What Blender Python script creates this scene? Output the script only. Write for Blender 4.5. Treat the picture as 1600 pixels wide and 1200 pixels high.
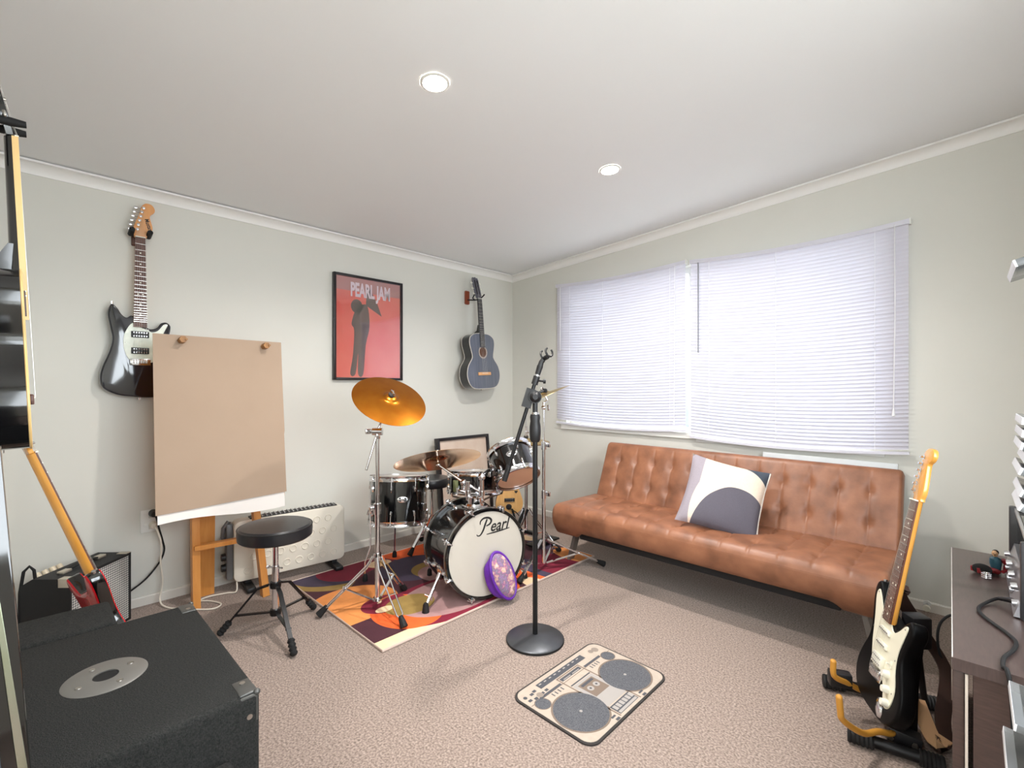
import bpy, bmesh, math, random
from mathutils import Vector, Matrix, Quaternion
random.seed(7)
for _o in list(bpy.data.objects): bpy.data.objects.remove(_o)
SC = bpy.context.scene
COL = SC.collection
PI = math.pi
V = Vector
# ------------------------------------------------------------------ camera, world, lights, exposure
cd = bpy.data.cameras.new('camera'); cam = bpy.data.objects.new('camera', cd); COL.objects.link(cam)
cam.location = (3.180, -3.279, 1.173); cam.rotation_euler = (PI/2, 0, math.radians(44.2))
cd.sensor_width = 36; cd.lens = 738.7/1600*36; cd.shift_y = 3/1600; cd.clip_start = 0.02
SC.camera = cam
SC.view_settings.view_transform = 'Standard'; SC.view_settings.look = 'None'
SC.view_settings.gamma = 1.0; SC.view_settings.use_curve_mapping = False
SC.view_settings.exposure = 0.25
SC.cycles.use_denoising = True
SC.cycles.max_bounces = 10; SC.cycles.diffuse_bounces = 6; SC.cycles.glossy_bounces = 4
SC.cycles.transmission_bounces = 6; SC.cycles.transparent_max_bounces = 8
SC.cycles.sample_clamp_indirect = 6.0; SC.cycles.caustics_refractive = False; SC.cycles.caustics_reflective = False
w = bpy.data.worlds.new('sky'); SC.world = w; w.use_nodes = True
bg = w.node_tree.nodes['Background']; bg.inputs[0].default_value = (0.88, 0.95, 1.0, 1); bg.inputs[1].default_value = 11.0
def lamp(name, kind, loc, energy, color=(1, 1, 1), rot=(0, 0, 0), **k):
    l = bpy.data.lights.new(name, kind); l.energy = energy; l.color = color
    for a, b in k.items(): setattr(l, a, b)
    o = bpy.data.objects.new(name, l); COL.objects.link(o); o.location = loc; o.rotation_euler = rot
    return o
p = lamp('window_portal', 'AREA', (1.73, 0.16, 1.43), 1, rot=(PI/2, 0, 0), shape='RECTANGLE', size=2.2, size_y=1.25)
p.data.cycles.is_portal = True
YHALL = -5.2
WARM = (1.0, 0.96, 0.92)
p = lamp('fill_window_portal', 'AREA', (3.80, -2.46, 1.50), 1, rot=(0, PI/2, 0), shape='RECTANGLE', size=1.35, size_y=1.9)  # sampling portal for the side window added out of view
p.data.cycles.is_portal = True
p = lamp('fill_door_portal', 'AREA', (2.95, YHALL-.2, 1.1), 1, rot=(-PI/2, 0, 0), shape='RECTANGLE', size=1.0, size_y=2.1)  # sampling portal for the glazed door added behind the camera
p.data.cycles.is_portal = True
LAMPS = [(1.71, -2.19), (1.785, -1.09), (3.0, -4.35)]  # two ceiling downlights, then an unseen hall lamp added as fill
for x, y in LAMPS:
    z = (2.226 + 0.062*x if y > -3.47 else 2.45) - 0.006
    lamp('downlight_and_fill_lamp', 'AREA', (x, y, z - 0.012), 20, WARM, shape='DISK', size=0.085, spread=math.radians(150))
# ------------------------------------------------------------------ helpers
def lin(c):
    return tuple((x/12.92 if x <= 0.04045 else ((x+0.055)/1.055)**2.4) for x in [v/255 for v in c])
def rgba(c): return (*lin(c), 1)
MATS = {}
def mat(name, col, rough=0.5, metal=0.0, col2=None, nscale=20, ncontrast=0.5, ndetail=4, bump=0, bscale=200, coat=0, stretch=None, spec=None, trans=0, emit=None, alpha=None, sheen=0):
    if name in MATS: return MATS[name]
    m = bpy.data.materials.new(name); m.use_nodes = True; nt = m.node_tree; N = nt.nodes; L = nt.links
    b = N['Principled BSDF']
    b.inputs['Base Color'].default_value = rgba(col); b.inputs['Roughness'].default_value = rough; b.inputs['Metallic'].default_value = metal
    if coat: b.inputs['Coat Weight'].default_value = coat; b.inputs['Coat Roughness'].default_value = 0.06
    if spec is not None: b.inputs['Specular IOR Level'].default_value = spec
    if trans: b.inputs['Transmission Weight'].default_value = trans
    if sheen: b.inputs['Sheen Weight'].default_value = sheen
    if emit: b.inputs['Emission Color'].default_value = (*emit[0], 1); b.inputs['Emission Strength'].default_value = emit[1]
    if col2 is not None or bump:
        tc = N.new('ShaderNodeTexCoord'); src = tc.outputs['Object']
        if stretch:
            mp = N.new('ShaderNodeMapping'); mp.inputs['Scale'].default_value = stretch; L.new(src, mp.inputs[0]); src = mp.outputs[0]
    if col2 is not None:
        n = N.new('ShaderNodeTexNoise'); n.inputs['Scale'].default_value = nscale; n.inputs['Detail'].default_value = ndetail
        L.new(src, n.inputs['Vector'])
        r = N.new('ShaderNodeValToRGB'); r.color_ramp.elements[0].position = 0.5 - ncontrast/2; r.color_ramp.elements[1].position = 0.5 + ncontrast/2
        r.color_ramp.elements[0].color = rgba(col); r.color_ramp.elements[1].color = rgba(col2)
        L.new(n.outputs['Fac'], r.inputs[0]); L.new(r.outputs[0], b.inputs['Base Color'])
    if bump:
        n2 = N.new('ShaderNodeTexNoise'); n2.inputs['Scale'].default_value = bscale; n2.inputs['Detail'].default_value = 3
        L.new(src, n2.inputs['Vector'])
        bp = N.new('ShaderNodeBump'); bp.inputs['Strength'].default_value = bump; bp.inputs['Distance'].default_value = 0.004
        L.new(n2.outputs['Fac'], bp.inputs['Height']); L.new(bp.outputs[0], b.inputs['Normal'])
    MATS[name] = m; return m
def shape_mat(name, base, shapes, rough=0.8, ax=(0, 1), noise=0.0, nscale=60, bump=0, warp=0):
    """flat print: base colour overlaid by ('e',cx,cy,rx,ry,col) ellipses and ('r',x0,y0,x1,y1,col) rectangles in object coordinates"""
    m = bpy.data.materials.new(name); m.use_nodes = True; nt = m.node_tree; N = nt.nodes; L = nt.links
    b = N['Principled BSDF']; b.inputs['Roughness'].default_value = rough
    tc = N.new('ShaderNodeTexCoord'); sp = N.new('ShaderNodeSeparateXYZ'); L.new(tc.outputs['Object'], sp.inputs[0])
    cb = N.new('ShaderNodeCombineXYZ'); L.new(sp.outputs[ax[0]], cb.inputs[0]); L.new(sp.outputs[ax[1]], cb.inputs[1])
    cur = None
    def mth(op, a, bb):
        n = N.new('ShaderNodeMath'); n.operation = op
        for i, v in enumerate((a, bb)):
            if isinstance(v, (int, float)): n.inputs[i].default_value = v
            else: L.new(v, n.inputs[i])
        return n.outputs[0]
    for s in shapes:
        if s[0] == 'e':
            a = N.new('ShaderNodeVectorMath'); a.operation = 'SUBTRACT'; L.new(cb.outputs[0], a.inputs[0]); a.inputs[1].default_value = (s[1], s[2], 0)
            d = N.new('ShaderNodeVectorMath'); d.operation = 'MULTIPLY'; L.new(a.outputs[0], d.inputs[0]); d.inputs[1].default_value = (1/s[3], 1/s[4], 0)
            l = N.new('ShaderNodeVectorMath'); l.operation = 'LENGTH'; L.new(d.outputs[0], l.inputs[0])
            f = mth('LESS_THAN', l.outputs['Value'], 1.0)
        else:
            cx, cy, hx, hy = (s[1]+s[3])/2, (s[2]+s[4])/2, abs(s[3]-s[1])/2, abs(s[4]-s[2])/2
            fx = mth('COMPARE', sp.outputs[ax[0]], cx); fx.node.inputs[2].default_value = hx
            fy = mth('COMPARE', sp.outputs[ax[1]], cy); fy.node.inputs[2].default_value = hy
            f = mth('MULTIPLY', fx, fy)
        mx = N.new('ShaderNodeMix'); mx.data_type = 'RGBA'
        L.new(f, mx.inputs[0]); mx.inputs[7].default_value = rgba(s[-1])
        if cur is None: mx.inputs[6].default_value = rgba(base)
        else: L.new(cur, mx.inputs[6])
        cur = mx.outputs[2]
    if noise:
        n = N.new('ShaderNodeTexNoise'); n.inputs['Scale'].default_value = nscale; n.inputs['Detail'].default_value = 5; L.new(tc.outputs['Object'], n.inputs['Vector'])
        k = mth('MULTIPLY', n.outputs['Fac'], 2*noise); k2 = mth('ADD', k, 1-noise)
        vm = N.new('ShaderNodeVectorMath'); vm.operation = 'SCALE'; L.new(cur, vm.inputs[0]); L.new(k2, vm.inputs['Scale']); cur = vm.outputs[0]
    if bump:
        n2 = N.new('ShaderNodeTexNoise'); n2.inputs['Scale'].default_value = 400; L.new(tc.outputs['Object'], n2.inputs['Vector'])
        bp = N.new('ShaderNodeBump'); bp.inputs['Strength'].default_value = bump; bp.inputs['Distance'].default_value = 0.003
        L.new(n2.outputs['Fac'], bp.inputs['Height']); L.new(bp.outputs[0], b.inputs['Normal'])
    L.new(cur, b.inputs['Base Color'])
    return m
def frame(z, x=None):
    z = V(z).normalized()
    x = V(x) if x else (V((1, 0, 0)) if abs(z.x) < 0.9 else V((0, 1, 0)))
    x = (x - z*x.dot(z)).normalized(); y = z.cross(x)
    return Matrix((x, y, z)).transposed()
def mtx(o, X, Y, Z):
    m = Matrix((V(X), V(Y), V(Z))).transposed().to_4x4(); m.translation = V(o); return m
def crom(pts, n=6, closed=True):
    P_ = [V(p) for p in pts]; out = []; k = len(P_)
    rng = range(k) if closed else range(k-1)
    for i in rng:
        if closed: a, b, c, d = P_[(i-1) % k], P_[i], P_[(i+1) % k], P_[(i+2) % k]
        else: a, b, c, d = P_[max(i-1, 0)], P_[i], P_[i+1], P_[min(i+2, k-1)]
        for j in range(n):
            t = j/n
            out.append(0.5*((2*b) + (c-a)*t + (2*a-5*b+4*c-d)*t*t + (3*b-a-3*c+d)*t**3))
    if not closed: out.append(P_[-1])
    return out
class MB:
    def __init__(s): s.v = []; s.f = []; s.m = []
    def add(s, vs, fs, mi=0, M=None):
        o = len(s.v)
        s.v += [(M @ V(v)) if M is not None else V(v) for v in vs]
        s.f += [tuple(i+o for i in f) for f in fs]; s.m += [mi]*len(fs); return s
    def box(s, c, d, M=None, mi=0, bev=0.0, seg=2):
        bm = bmesh.new(); bmesh.ops.create_cube(bm, size=1)
        for v in bm.verts: v.co = V((v.co.x*d[0], v.co.y*d[1], v.co.z*d[2]))
        if bev: bmesh.ops.bevel(bm, geom=list(bm.edges), offset=bev, segments=seg, affect='EDGES', profile=0.5)
        T = Matrix.Translation(V(c)); T = (M @ T) if M is not None else T
        return s.bm(bm, T, mi)
    def bm(s, bm, M=None, mi=0):
        bm.verts.index_update()
        s.add([v.co.copy() for v in bm.verts], [[v.index for v in f.verts] for f in bm.faces], mi, M); bm.free(); return s
    def tube(s, pts, r, n=10, mi=0, closed=False, M=None, flat=None):
        pts = [V(p) for p in pts]; k = len(pts)
        R = r if isinstance(r, (list, tuple)) else [r]*k
        T = []
        for i in range(k):
            a = pts[(i-1) % k] if (closed or i > 0) else pts[i]; b = pts[(i+1) % k] if (closed or i < k-1) else pts[i]
            t = (b-a); T.append(t.normalized() if t.length > 1e-9 else (T[-1] if T else V((0, 0, 1))))
        u = frame(T[0]).col[0].copy(); vs = []
        if flat: u = V(flat); u = (u - T[0]*u.dot(T[0])).normalized()
        for i in range(k):
            if i: q = T[i-1].rotation_difference(T[i]); u = (q @ u)
            u = (u - T[i]*u.dot(T[i])).normalized(); w_ = T[i].cross(u)
            for j in range(n):
                a = 2*PI*j/n; vs.append(pts[i] + (u*math.cos(a) + w_*math.sin(a))*R[i])
        fs = []
        for i in range(k if closed else k-1):
            for j in range(n):
                a, b = i*n+j, i*n+(j+1) % n; c = ((i+1) % k)*n
                fs.append((a, b, c+(j+1) % n, c+j))
        if not closed: fs.append(tuple(range(n))[::-1]); fs.append(tuple((k-1)*n+j for j in range(n)))
        return s.add(vs, fs, mi, M)
    def cyl(s, a, b, r, r2=None, n=20, mi=0, M=None): return s.tube([a, b], [r, r if r2 is None else r2], n, mi, M=M)
    def strip(s, pts, wdir, w_, th, mi=0):
        """flat bar of width w_ along wdir and thickness th following pts"""
        pts = [V(p) for p in pts]; k = len(pts); wd = V(wdir).normalized(); vs = []
        for i in range(k):
            t = (pts[min(i+1, k-1)]-pts[max(i-1, 0)]).normalized(); w2 = (wd - t*wd.dot(t)).normalized(); nn = t.cross(w2)
            for a, b in ((-1, -1), (1, -1), (1, 1), (-1, 1)): vs.append(pts[i] + w2*(a*w_/2) + nn*(b*th/2))
        fs = [(0, 3, 2, 1), tuple(4*(k-1)+j for j in range(4))]
        for i in range(k-1):
            for j in range(4): fs.append((4*i+j, 4*i+(j+1) % 4, 4*i+4+(j+1) % 4, 4*i+4+j))
        return s.add(vs, fs, mi)
    def lathe(s, prof, n=32, M=None, mi=0):
        vs, fs = [], []; idx = []
        for r, z in prof:
            if r < 1e-6: idx.append([len(vs)]); vs.append((0, 0, z))
            else:
                idx.append(list(range(len(vs), len(vs)+n))); vs += [(r*math.cos(2*PI*j/n), r*math.sin(2*PI*j/n), z) for j in range(n)]
        for a, b in zip(idx, idx[1:]):
            for j in range(n):
                q = [a[j % len(a)], a[(j+1) % len(a)], b[(j+1) % len(b)], b[j % len(b)]]
                q = list(dict.fromkeys(q))
                if len(q) > 2: fs.append(tuple(q))
        return s.add(vs, fs, mi, M)
    def ring(s, c, ax, R, r, n=40, k=8, mi=0):
        F_ = frame(ax); return s.tube([V(c)+F_ @ V((R*math.cos(2*PI*i/n), R*math.sin(2*PI*i/n), 0)) for i in range(n)], r, k, mi, closed=True)
    def sph(s, c, r, n=14, mi=0, sc=(1, 1, 1), M=None):
        prof = [(max(r*math.sin(PI*i/(n//2)), 0) if 0 < i < n//2 else 0, -r*math.cos(PI*i/(n//2))) for i in range(n//2+1)]
        T = Matrix.Translation(V(c)) @ Matrix.Diagonal((*sc, 1)); return s.lathe(prof, n, (M @ T) if M is not None else T, mi)
    def prism(s, out, y0, y1, bev=0.0, seg=2, mi=0, M=None, side=None):
        """outline in (x,z), extruded from y0 (front) to y1 (back); bev rounds both rims"""
        bm = bmesh.new(); pts = [V((p[0], 0, p[1])) for p in out]
        A = sum(pts[i].x*pts[(i+1) % len(pts)].z-pts[(i+1) % len(pts)].x*pts[i].z for i in range(len(pts)))
        if A < 0: pts.reverse()
        vs = [bm.verts.new((q.x, y0, q.z)) for q in pts]; f = bm.faces.new(vs)
        r = bmesh.ops.extrude_face_region(bm, geom=[f])
        ev = [e for e in r['geom'] if isinstance(e, bmesh.types.BMVert)]
        for v in ev: v.co.y = y1
        bm.normal_update(); bmesh.ops.recalc_face_normals(bm, faces=bm.faces)
        if bev:
            ed = [e for e in bm.edges if len(e.link_faces) == 2 and any(len(q.verts) > 4 or len(out) <= 4 for q in e.link_faces) and abs(e.verts[0].co.y-e.verts[1].co.y) < 1e-6]
            bmesh.ops.bevel(bm, geom=ed, offset=bev, segments=seg, affect='EDGES', profile=0.5)
        if side is not None:
            bm.verts.index_update(); o = len(s.v)
            s.v += [(M @ v.co) if M is not None else v.co.copy() for v in bm.verts]
            for q in bm.faces: s.f.append(tuple(v.index+o for v in q.verts)); s.m.append(mi if abs(q.normal.y) < 0.7 else (side[0] if q.normal.y < 0 else side[1]))
            bm.free(); return s
        return s.bm(bm, M, mi)
ROOTM = {}
def rootm(o):
    while o is not None:
        if o.name in ROOTM: return ROOTM[o.name]
        o = o.parent
    return None
def build(name, mb, m, parent=None, ang=35, local=False, smooth=True):
    """links a builder as ONE mesh object; vertices are in world space unless local"""
    me = bpy.data.meshes.new(name)
    vs = mb.v
    if parent is not None and not local:
        R = rootm(parent)
        if R is not None: R = R.inverted(); vs = [R @ v for v in vs]
    me.from_pydata([tuple(v) for v in vs], [], mb.f)
    ms = m if isinstance(m, (list, tuple)) else [m]
    for x in ms: me.materials.append(x)
    me.polygons.foreach_set('material_index', mb.m)
    bm = bmesh.new(); bm.from_mesh(me); bmesh.ops.recalc_face_normals(bm, faces=bm.faces); bm.to_mesh(me); bm.free()
    if smooth:
        me.polygons.foreach_set('use_smooth', [True]*len(me.polygons)); me.set_sharp_from_angle(angle=math.radians(ang))
    o = bpy.data.objects.new(name, me); COL.objects.link(o)
    if parent is not None: o.parent = parent
    return o
def thing(name, label, cat, base=(0, 0, 0), group=None, M=None):
    o = bpy.data.objects.new(name, None); COL.objects.link(o); o.empty_display_size = 0.05
    MM = M.copy() if M is not None else Matrix.Translation(V(base)); o.matrix_world = MM; ROOTM[o.name] = MM
    o['label'] = label; o['category'] = cat
    if group: o['group'] = group
    return o
def tag(o, label, cat, group=None):
    o['label'] = label; o['category'] = cat
    if group: o['group'] = group
    return o
def solo(name, mb, m, label, cat, base=None, ang=35, group=None):
    """a thing that is one mesh, its origin at base"""
    if base is not None: mb.v = [v-V(base) for v in mb.v]
    o = build(name, mb, m, None, ang)
    if base is not None: o.location = base
    return tag(o, label, cat, group)
def struct(name, mb, m, parent=None, ang=35):
    o = build(name, mb, m, parent, ang)
    if parent is None: o['kind'] = 'structure'
    return o
def dup(o, name=None, parent=None, M=None, deep=True):
    c = o.copy(); COL.objects.link(c)
    if parent is not None: c.parent = parent
    if M is not None: c.matrix_basis = M
    if deep:
        for ch in [q for q in bpy.data.objects if q.parent == o]: dup(ch, None, c)
    return c
def text(body, size, shear=0, ext=0.0005, M=None, xs=1.0, bold=0):
    cu = bpy.data.curves.new('lettering', 'FONT'); cu.body = body; cu.size = size; cu.shear = shear; cu.extrude = ext; cu.align_x = 'CENTER'; cu.align_y = 'CENTER'; cu.offset = bold; cu.resolution_u = 4
    o = bpy.data.objects.new('lettering_source', cu); COL.objects.link(o)
    me = bpy.data.meshes.new_from_object(o.evaluated_get(bpy.context.evaluated_depsgraph_get()))
    mb = MB(); S = Matrix.Diagonal((xs, 1, 1, 1))
    mb.add([S @ v.co for v in me.vertices], [tuple(q.vertices) for q in me.polygons], 0, M)
    bpy.data.objects.remove(o); bpy.data.curves.remove(cu); bpy.data.meshes.remove(me)
    return mb
# ------------------------------------------------------------------ shared materials
chrome = mat('chrome', (225, 225, 228), 0.12, 1.0)
steel = mat('brushed_steel', (170, 165, 158), 0.38, 1.0)
blackmetal = mat('black_metal', (22, 22, 24), 0.42, 0.4)
rubber = mat('black_rubber', (18, 18, 19), 0.75)
blackplastic = mat('black_plastic', (24, 24, 26), 0.45)
gloss_black = mat('gloss_black_lacquer', (8, 8, 10), 0.08, coat=1.0)
white_paint = mat('white_paint', (232, 232, 228), 0.45)
maple = mat('amber_maple', (214, 146, 58), 0.25, col2=(232, 170, 84), nscale=8, stretch=(6, 6, 0.7), coat=0.6)
rosewood = mat('rosewood', (74, 40, 30), 0.45, col2=(104, 62, 46), nscale=30, stretch=(8, 8, 0.6))
ivory = mat('ivory_plastic', (236, 234, 220), 0.35)
wire = mat('string_wire', (215, 212, 205), 0.3, 1.0)
pine = mat('varnished_pine', (196, 124, 52), 0.4, col2=(222, 156, 84), nscale=9, stretch=(5, 5, 0.5), ncontrast=0.7)
# ------------------------------------------------------------------ the room
H0, SL = 2.226, 0.062
def cz(x): return H0 + SL*x
wallm = mat('sage_white_wall_paint', (214, 213, 205), 0.7, col2=(217, 216, 208), nscale=3, bump=0.04, bscale=300)
ceilm = mat('ceiling_paint', (236, 237, 238), 0.8)
carpet = mat('taupe_carpet', (88, 74, 67), 0.95, col2=(182, 163, 151), nscale=140, ndetail=6, ncontrast=0.5, bump=0.35, bscale=220, spec=0.1, sheen=0.2)
XW, YB, YH = 3.62, -3.49, -5.2
struct('floor', MB().box((XW/2, YH/2, -0.05), (XW+0.4, -YH+0.4, 0.1)), carpet)
cl = MB()
cl.add([(-.2, .2, cz(-.2)), (XW+.2, .2, cz(XW+.2)), (XW+.2, YB, cz(XW+.2)), (-.2, YB, cz(-.2)), (-.2, .2, cz(-.2)+.1), (XW+.2, .2, cz(XW+.2)+.1), (XW+.2, YB, cz(XW+.2)+.1), (-.2, YB, cz(-.2)+.1)],
       [(0, 1, 2, 3), (4, 7, 6, 5), (0, 4, 5, 1), (1, 5, 6, 2), (2, 6, 7, 3), (3, 7, 4, 0)])
struct('ceiling', cl, ceilm)
struct('ceiling_hall', MB().box((2.96, (YB+YH)/2, 2.55), (1.44, YB-YH+.2, 0.1)), ceilm)
struct('wall_left', MB().box((-0.06, YB/2, 1.115), (0.12, -YB+0.3, 2.23)), wallm)
ox0, ox1, oz0, oz1 = 0.65, 2.82, 0.83, 2.03
wr_ = MB()
wr_.add([(0, 0, 0), (ox0, 0, 0), (ox1, 0, 0), (XW, 0, 0), (0, 0, oz0), (ox0, 0, oz0), (ox1, 0, oz0), (XW, 0, oz0), (0, 0, oz1), (ox0, 0, oz1), (ox1, 0, oz1), (XW, 0, oz1), (0, 0, cz(0)), (ox0, 0, cz(ox0)), (ox1, 0, cz(ox1)), (XW, 0, cz(XW))] , [])
q = []
for r in range(3):
    for c in range(3):
        if not (r == 1 and c == 1): q.append((4*r+c, 4*r+c+1, 4*r+c+5, 4*r+c+4))
n0 = 16
wr_.v += [v+V((0, 0.14, 0)) for v in wr_.v[:16]]
q += [tuple(i+16 for i in f[::-1]) for f in q]
for a, b in ((5, 6), (6, 10), (10, 9), (9, 5)): q.append((a, b, b+16, a+16))
for a, b in ((0, 3), (3, 15), (15, 12), (12, 0)): q.append((a, a+16, b+16, b))
wr_.f += q; wr_.m += [0]*len(q)
struct('wall_right', wr_, wallm, ang=20)
wy0, wy1, wz0, wz1 = -3.38, -1.55, .85, 2.15  # opening for an added side window, out of view, that brightens the room
fw = MB()
for y0, y1, za, zb in ((.15, wy1, 0, 2.6), (wy0, YH-.15, 0, 2.6), (wy1, wy0, 0, wz0), (wy1, wy0, wz1, 2.6)): fw.box((XW+.06, (y0+y1)/2, (za+zb)/2), (.12, abs(y1-y0), zb-za))
struct('wall_front', fw, wallm)
w2 = MB()
for z in (wz0+.02, wz1-.02): w2.box((XW+.08, (wy0+wy1)/2, z), (.05, wy1-wy0, .04))
for y in (wy0+.02, (wy0+wy1)/2, wy1-.02): w2.box((XW+.08, y, (wz0+wz1)/2), (.048, .045, wz1-wz0))
fill_win = struct('fill_window', w2, white_paint)  # unseen window, added to let in fill daylight
struct('wall_back', MB().box((1.14, YB-0.06, 1.22), (2.3, 0.12, 2.44)).box((2.95, YB-.06, 2.42), (1.34, .12, .2)), wallm)
struct('wall_hall', MB().box((2.29, (YB+YH)/2, 1.25), (0.1, YB-YH, 2.5)), wallm)
struct('wall_hall_end', MB().box((2.34, YH-.05, 1.25), (.22, .1, 2.5)).box((3.56, YH-.05, 1.25), (.22, .1, 2.5)).box((2.95, YH-.05, 2.33), (1.0, .1, .36)), wallm)
dr = MB()
for x in (2.475, 3.425): dr.box((x, YH-.05, 1.075), (.05, .05, 2.15))
for z in (.06, 1.0, 2.12): dr.box((2.95, YH-.05, z), (.90, .048, .06 if z > .5 else .12))
door = struct('fill_door', dr, white_paint)  # unseen part-glazed door, added for frontal fill from the hall
# skirting and cornice
skm = mat('skirting_gloss_white', (228, 224, 216), 0.3)
def skirt(name, a, b, nrm):
    a, b, nrm = V(a), V(b), V(nrm); mb = MB(); pr = [(0, 0), (0.012, 0), (0.012, 0.043), (0.008, 0.05), (0, 0.05)]
    vs = [p + nrm*d + V((0, 0, z)) for p in (a, b) for d, z in pr]; k = len(pr)
    mb.add(vs, [tuple(range(k))[::-1], tuple(range(k, 2*k))] + [(i, (i+1) % k, k+(i+1) % k, k+i) for i in range(k)])
    struct(name, mb, skm, ang=20)
skirt('baseboard_left', (0, 0, 0), (0, YB, 0), (1, 0, 0))
skirt('baseboard_right', (0, 0, 0), (XW, 0, 0), (0, -1, 0))
skirt('baseboard_back', (0, YB, 0), (2.3, YB, 0), (0, 1, 0))
def cornice(name, a, b, nrm):
    a, b, nrm = V(a), V(b), V(nrm); mb = MB()
    pr = [(0, -0.002), (0, -0.056), (0.006, -0.056)] + [(0.006+0.044*(1-math.cos(t)), -0.056+0.044*math.sin(t)) for t in [PI/2*i/6 for i in range(1, 7)]] + [(0.06, -0.012), (0.06, -0.002)]
    vs = [p + nrm*d + V((0, 0, z)) for p in (a, b) for d, z in pr]; k = len(pr)
    mb.add(vs, [tuple(range(k))[::-1], tuple(range(k, 2*k))] + [(i, (i+1) % k, k+(i+1) % k, k+i) for i in range(k)])
    struct(name, mb, mat('cornice_white', (238, 237, 234), 0.5), ang=20)
cornice('trim_1', (0, 0, H0), (0, YB, H0), (1, 0, 0))
cornice('trim_2', (0, 0, H0), (XW, 0, cz(XW)), (0, -1, 0))
# window
wf = MB()
fy = 0.09
for c, d in (((ox0+ox1)/2, oz0+.02), ((ox0+ox1)/2, oz1-.02)): wf.box((c, fy, d), (ox1-ox0, .05, .04))
for x in (ox0+.02, 1.2, 1.735, 2.3, ox1-.02): wf.box((x, fy, (oz0+oz1)/2), (.045, .048, oz1-oz0))
win = struct('window_1', wf, white_paint)
gm = bpy.data.materials.new('window_glass'); gm.use_nodes = True
nt = gm.node_tree; nt.nodes.clear(); o_ = nt.nodes.new('ShaderNodeOutputMaterial'); mx = nt.nodes.new('ShaderNodeMixShader'); tr = nt.nodes.new('ShaderNodeBsdfTransparent'); gl = nt.nodes.new('ShaderNodeBsdfGlossy'); gl.inputs['Roughness'].default_value = 0.02
mx.inputs[0].default_value = 0.07; nt.links.new(tr.outputs[0], mx.inputs[1]); nt.links.new(gl.outputs[0], mx.inputs[2]); nt.links.new(mx.outputs[0], o_.inputs[0])
xs_ = (ox0+.04, 1.178, 1.222, 1.713, 1.757, 2.278, 2.322, ox1-.04)
for i in range(0, 8, 2): struct('window_pane', MB().box(((xs_[i]+xs_[i+1])/2, fy+.005, (oz0+oz1)/2), (xs_[i+1]-xs_[i], .005, oz1-oz0-.08)), gm, win)
sl_ = MB(); sl_.box((1.21, -.008, .822), (1.20, .03, .04)); sl_.box((2.32, -.008, .80), (1.04, .016, .03))
struct('window_sill', sl_, white_paint, win)
for y0, y1 in ((wy0+.04, (wy0+wy1)/2-.022), ((wy0+wy1)/2+.022, wy1-.04)): struct('window_pane', MB().box((XW+.085, (y0+y1)/2, (wz0+wz1)/2), (.005, y1-y0, wz1-wz0-.08)), gm, fill_win)  # panes of the added fill window
struct('fill_door_pane', MB().box((2.95, YH-.05, 1.56), (.90, .005, 1.06)), gm, door); struct('fill_door_panel', MB().box((2.95, YH-.05, .545), (.90, .02, .85)), white_paint, door)  # pane and panel of the added fill door
# outdoors seen through the slats: ground, timber fence, shrubs; plus added sky blockers
struct('ground', MB().box((3, 0, -0.25), (24, 20, 0.1)), mat('bounce_paving', (196, 194, 188), 0.9, col2=(178, 176, 170), nscale=8))  # ground made pale grey so it bounces daylight up to the ceiling
struct('sky_blocker_eave', MB().box((2.0, .62, 2.47), (7.4, .96, .14)), white_paint)  # unseen eave, added to keep high sky light off the blinds
nb = thing('sky_blocker_house', 'added pale house wall beyond the fence, keeping low sky off the slats', 'light blocker', (1.8, 3.5, -.2))  # wall and roof added to block sky light and dim the blinds
build('wall', MB().box((1.8, 3.6, 1.45), (9, .2, 3.3)), mat('pale_render', (206, 206, 204), .9), nb)
build('blocker_roof', MB().box((1.8, 3.9, 3.15), (9.6, 1.4, .1), bev=.01), mat('roof_grey', (110, 112, 116), .7), nb)
fence = thing('garden_fence', 'grey timber paling fence outside beyond the window', 'fence', (1.8, 2.0, -.2))
fm = mat('weathered_fence', (150, 156, 166), 0.8, col2=(120, 126, 138), nscale=6, stretch=(4, 4, .4))
for i in range(30): build('paling', MB().box((-2.2+.27*i, 2.0, .80), (.262, .022, 2.0)), fm, fence)
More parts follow.
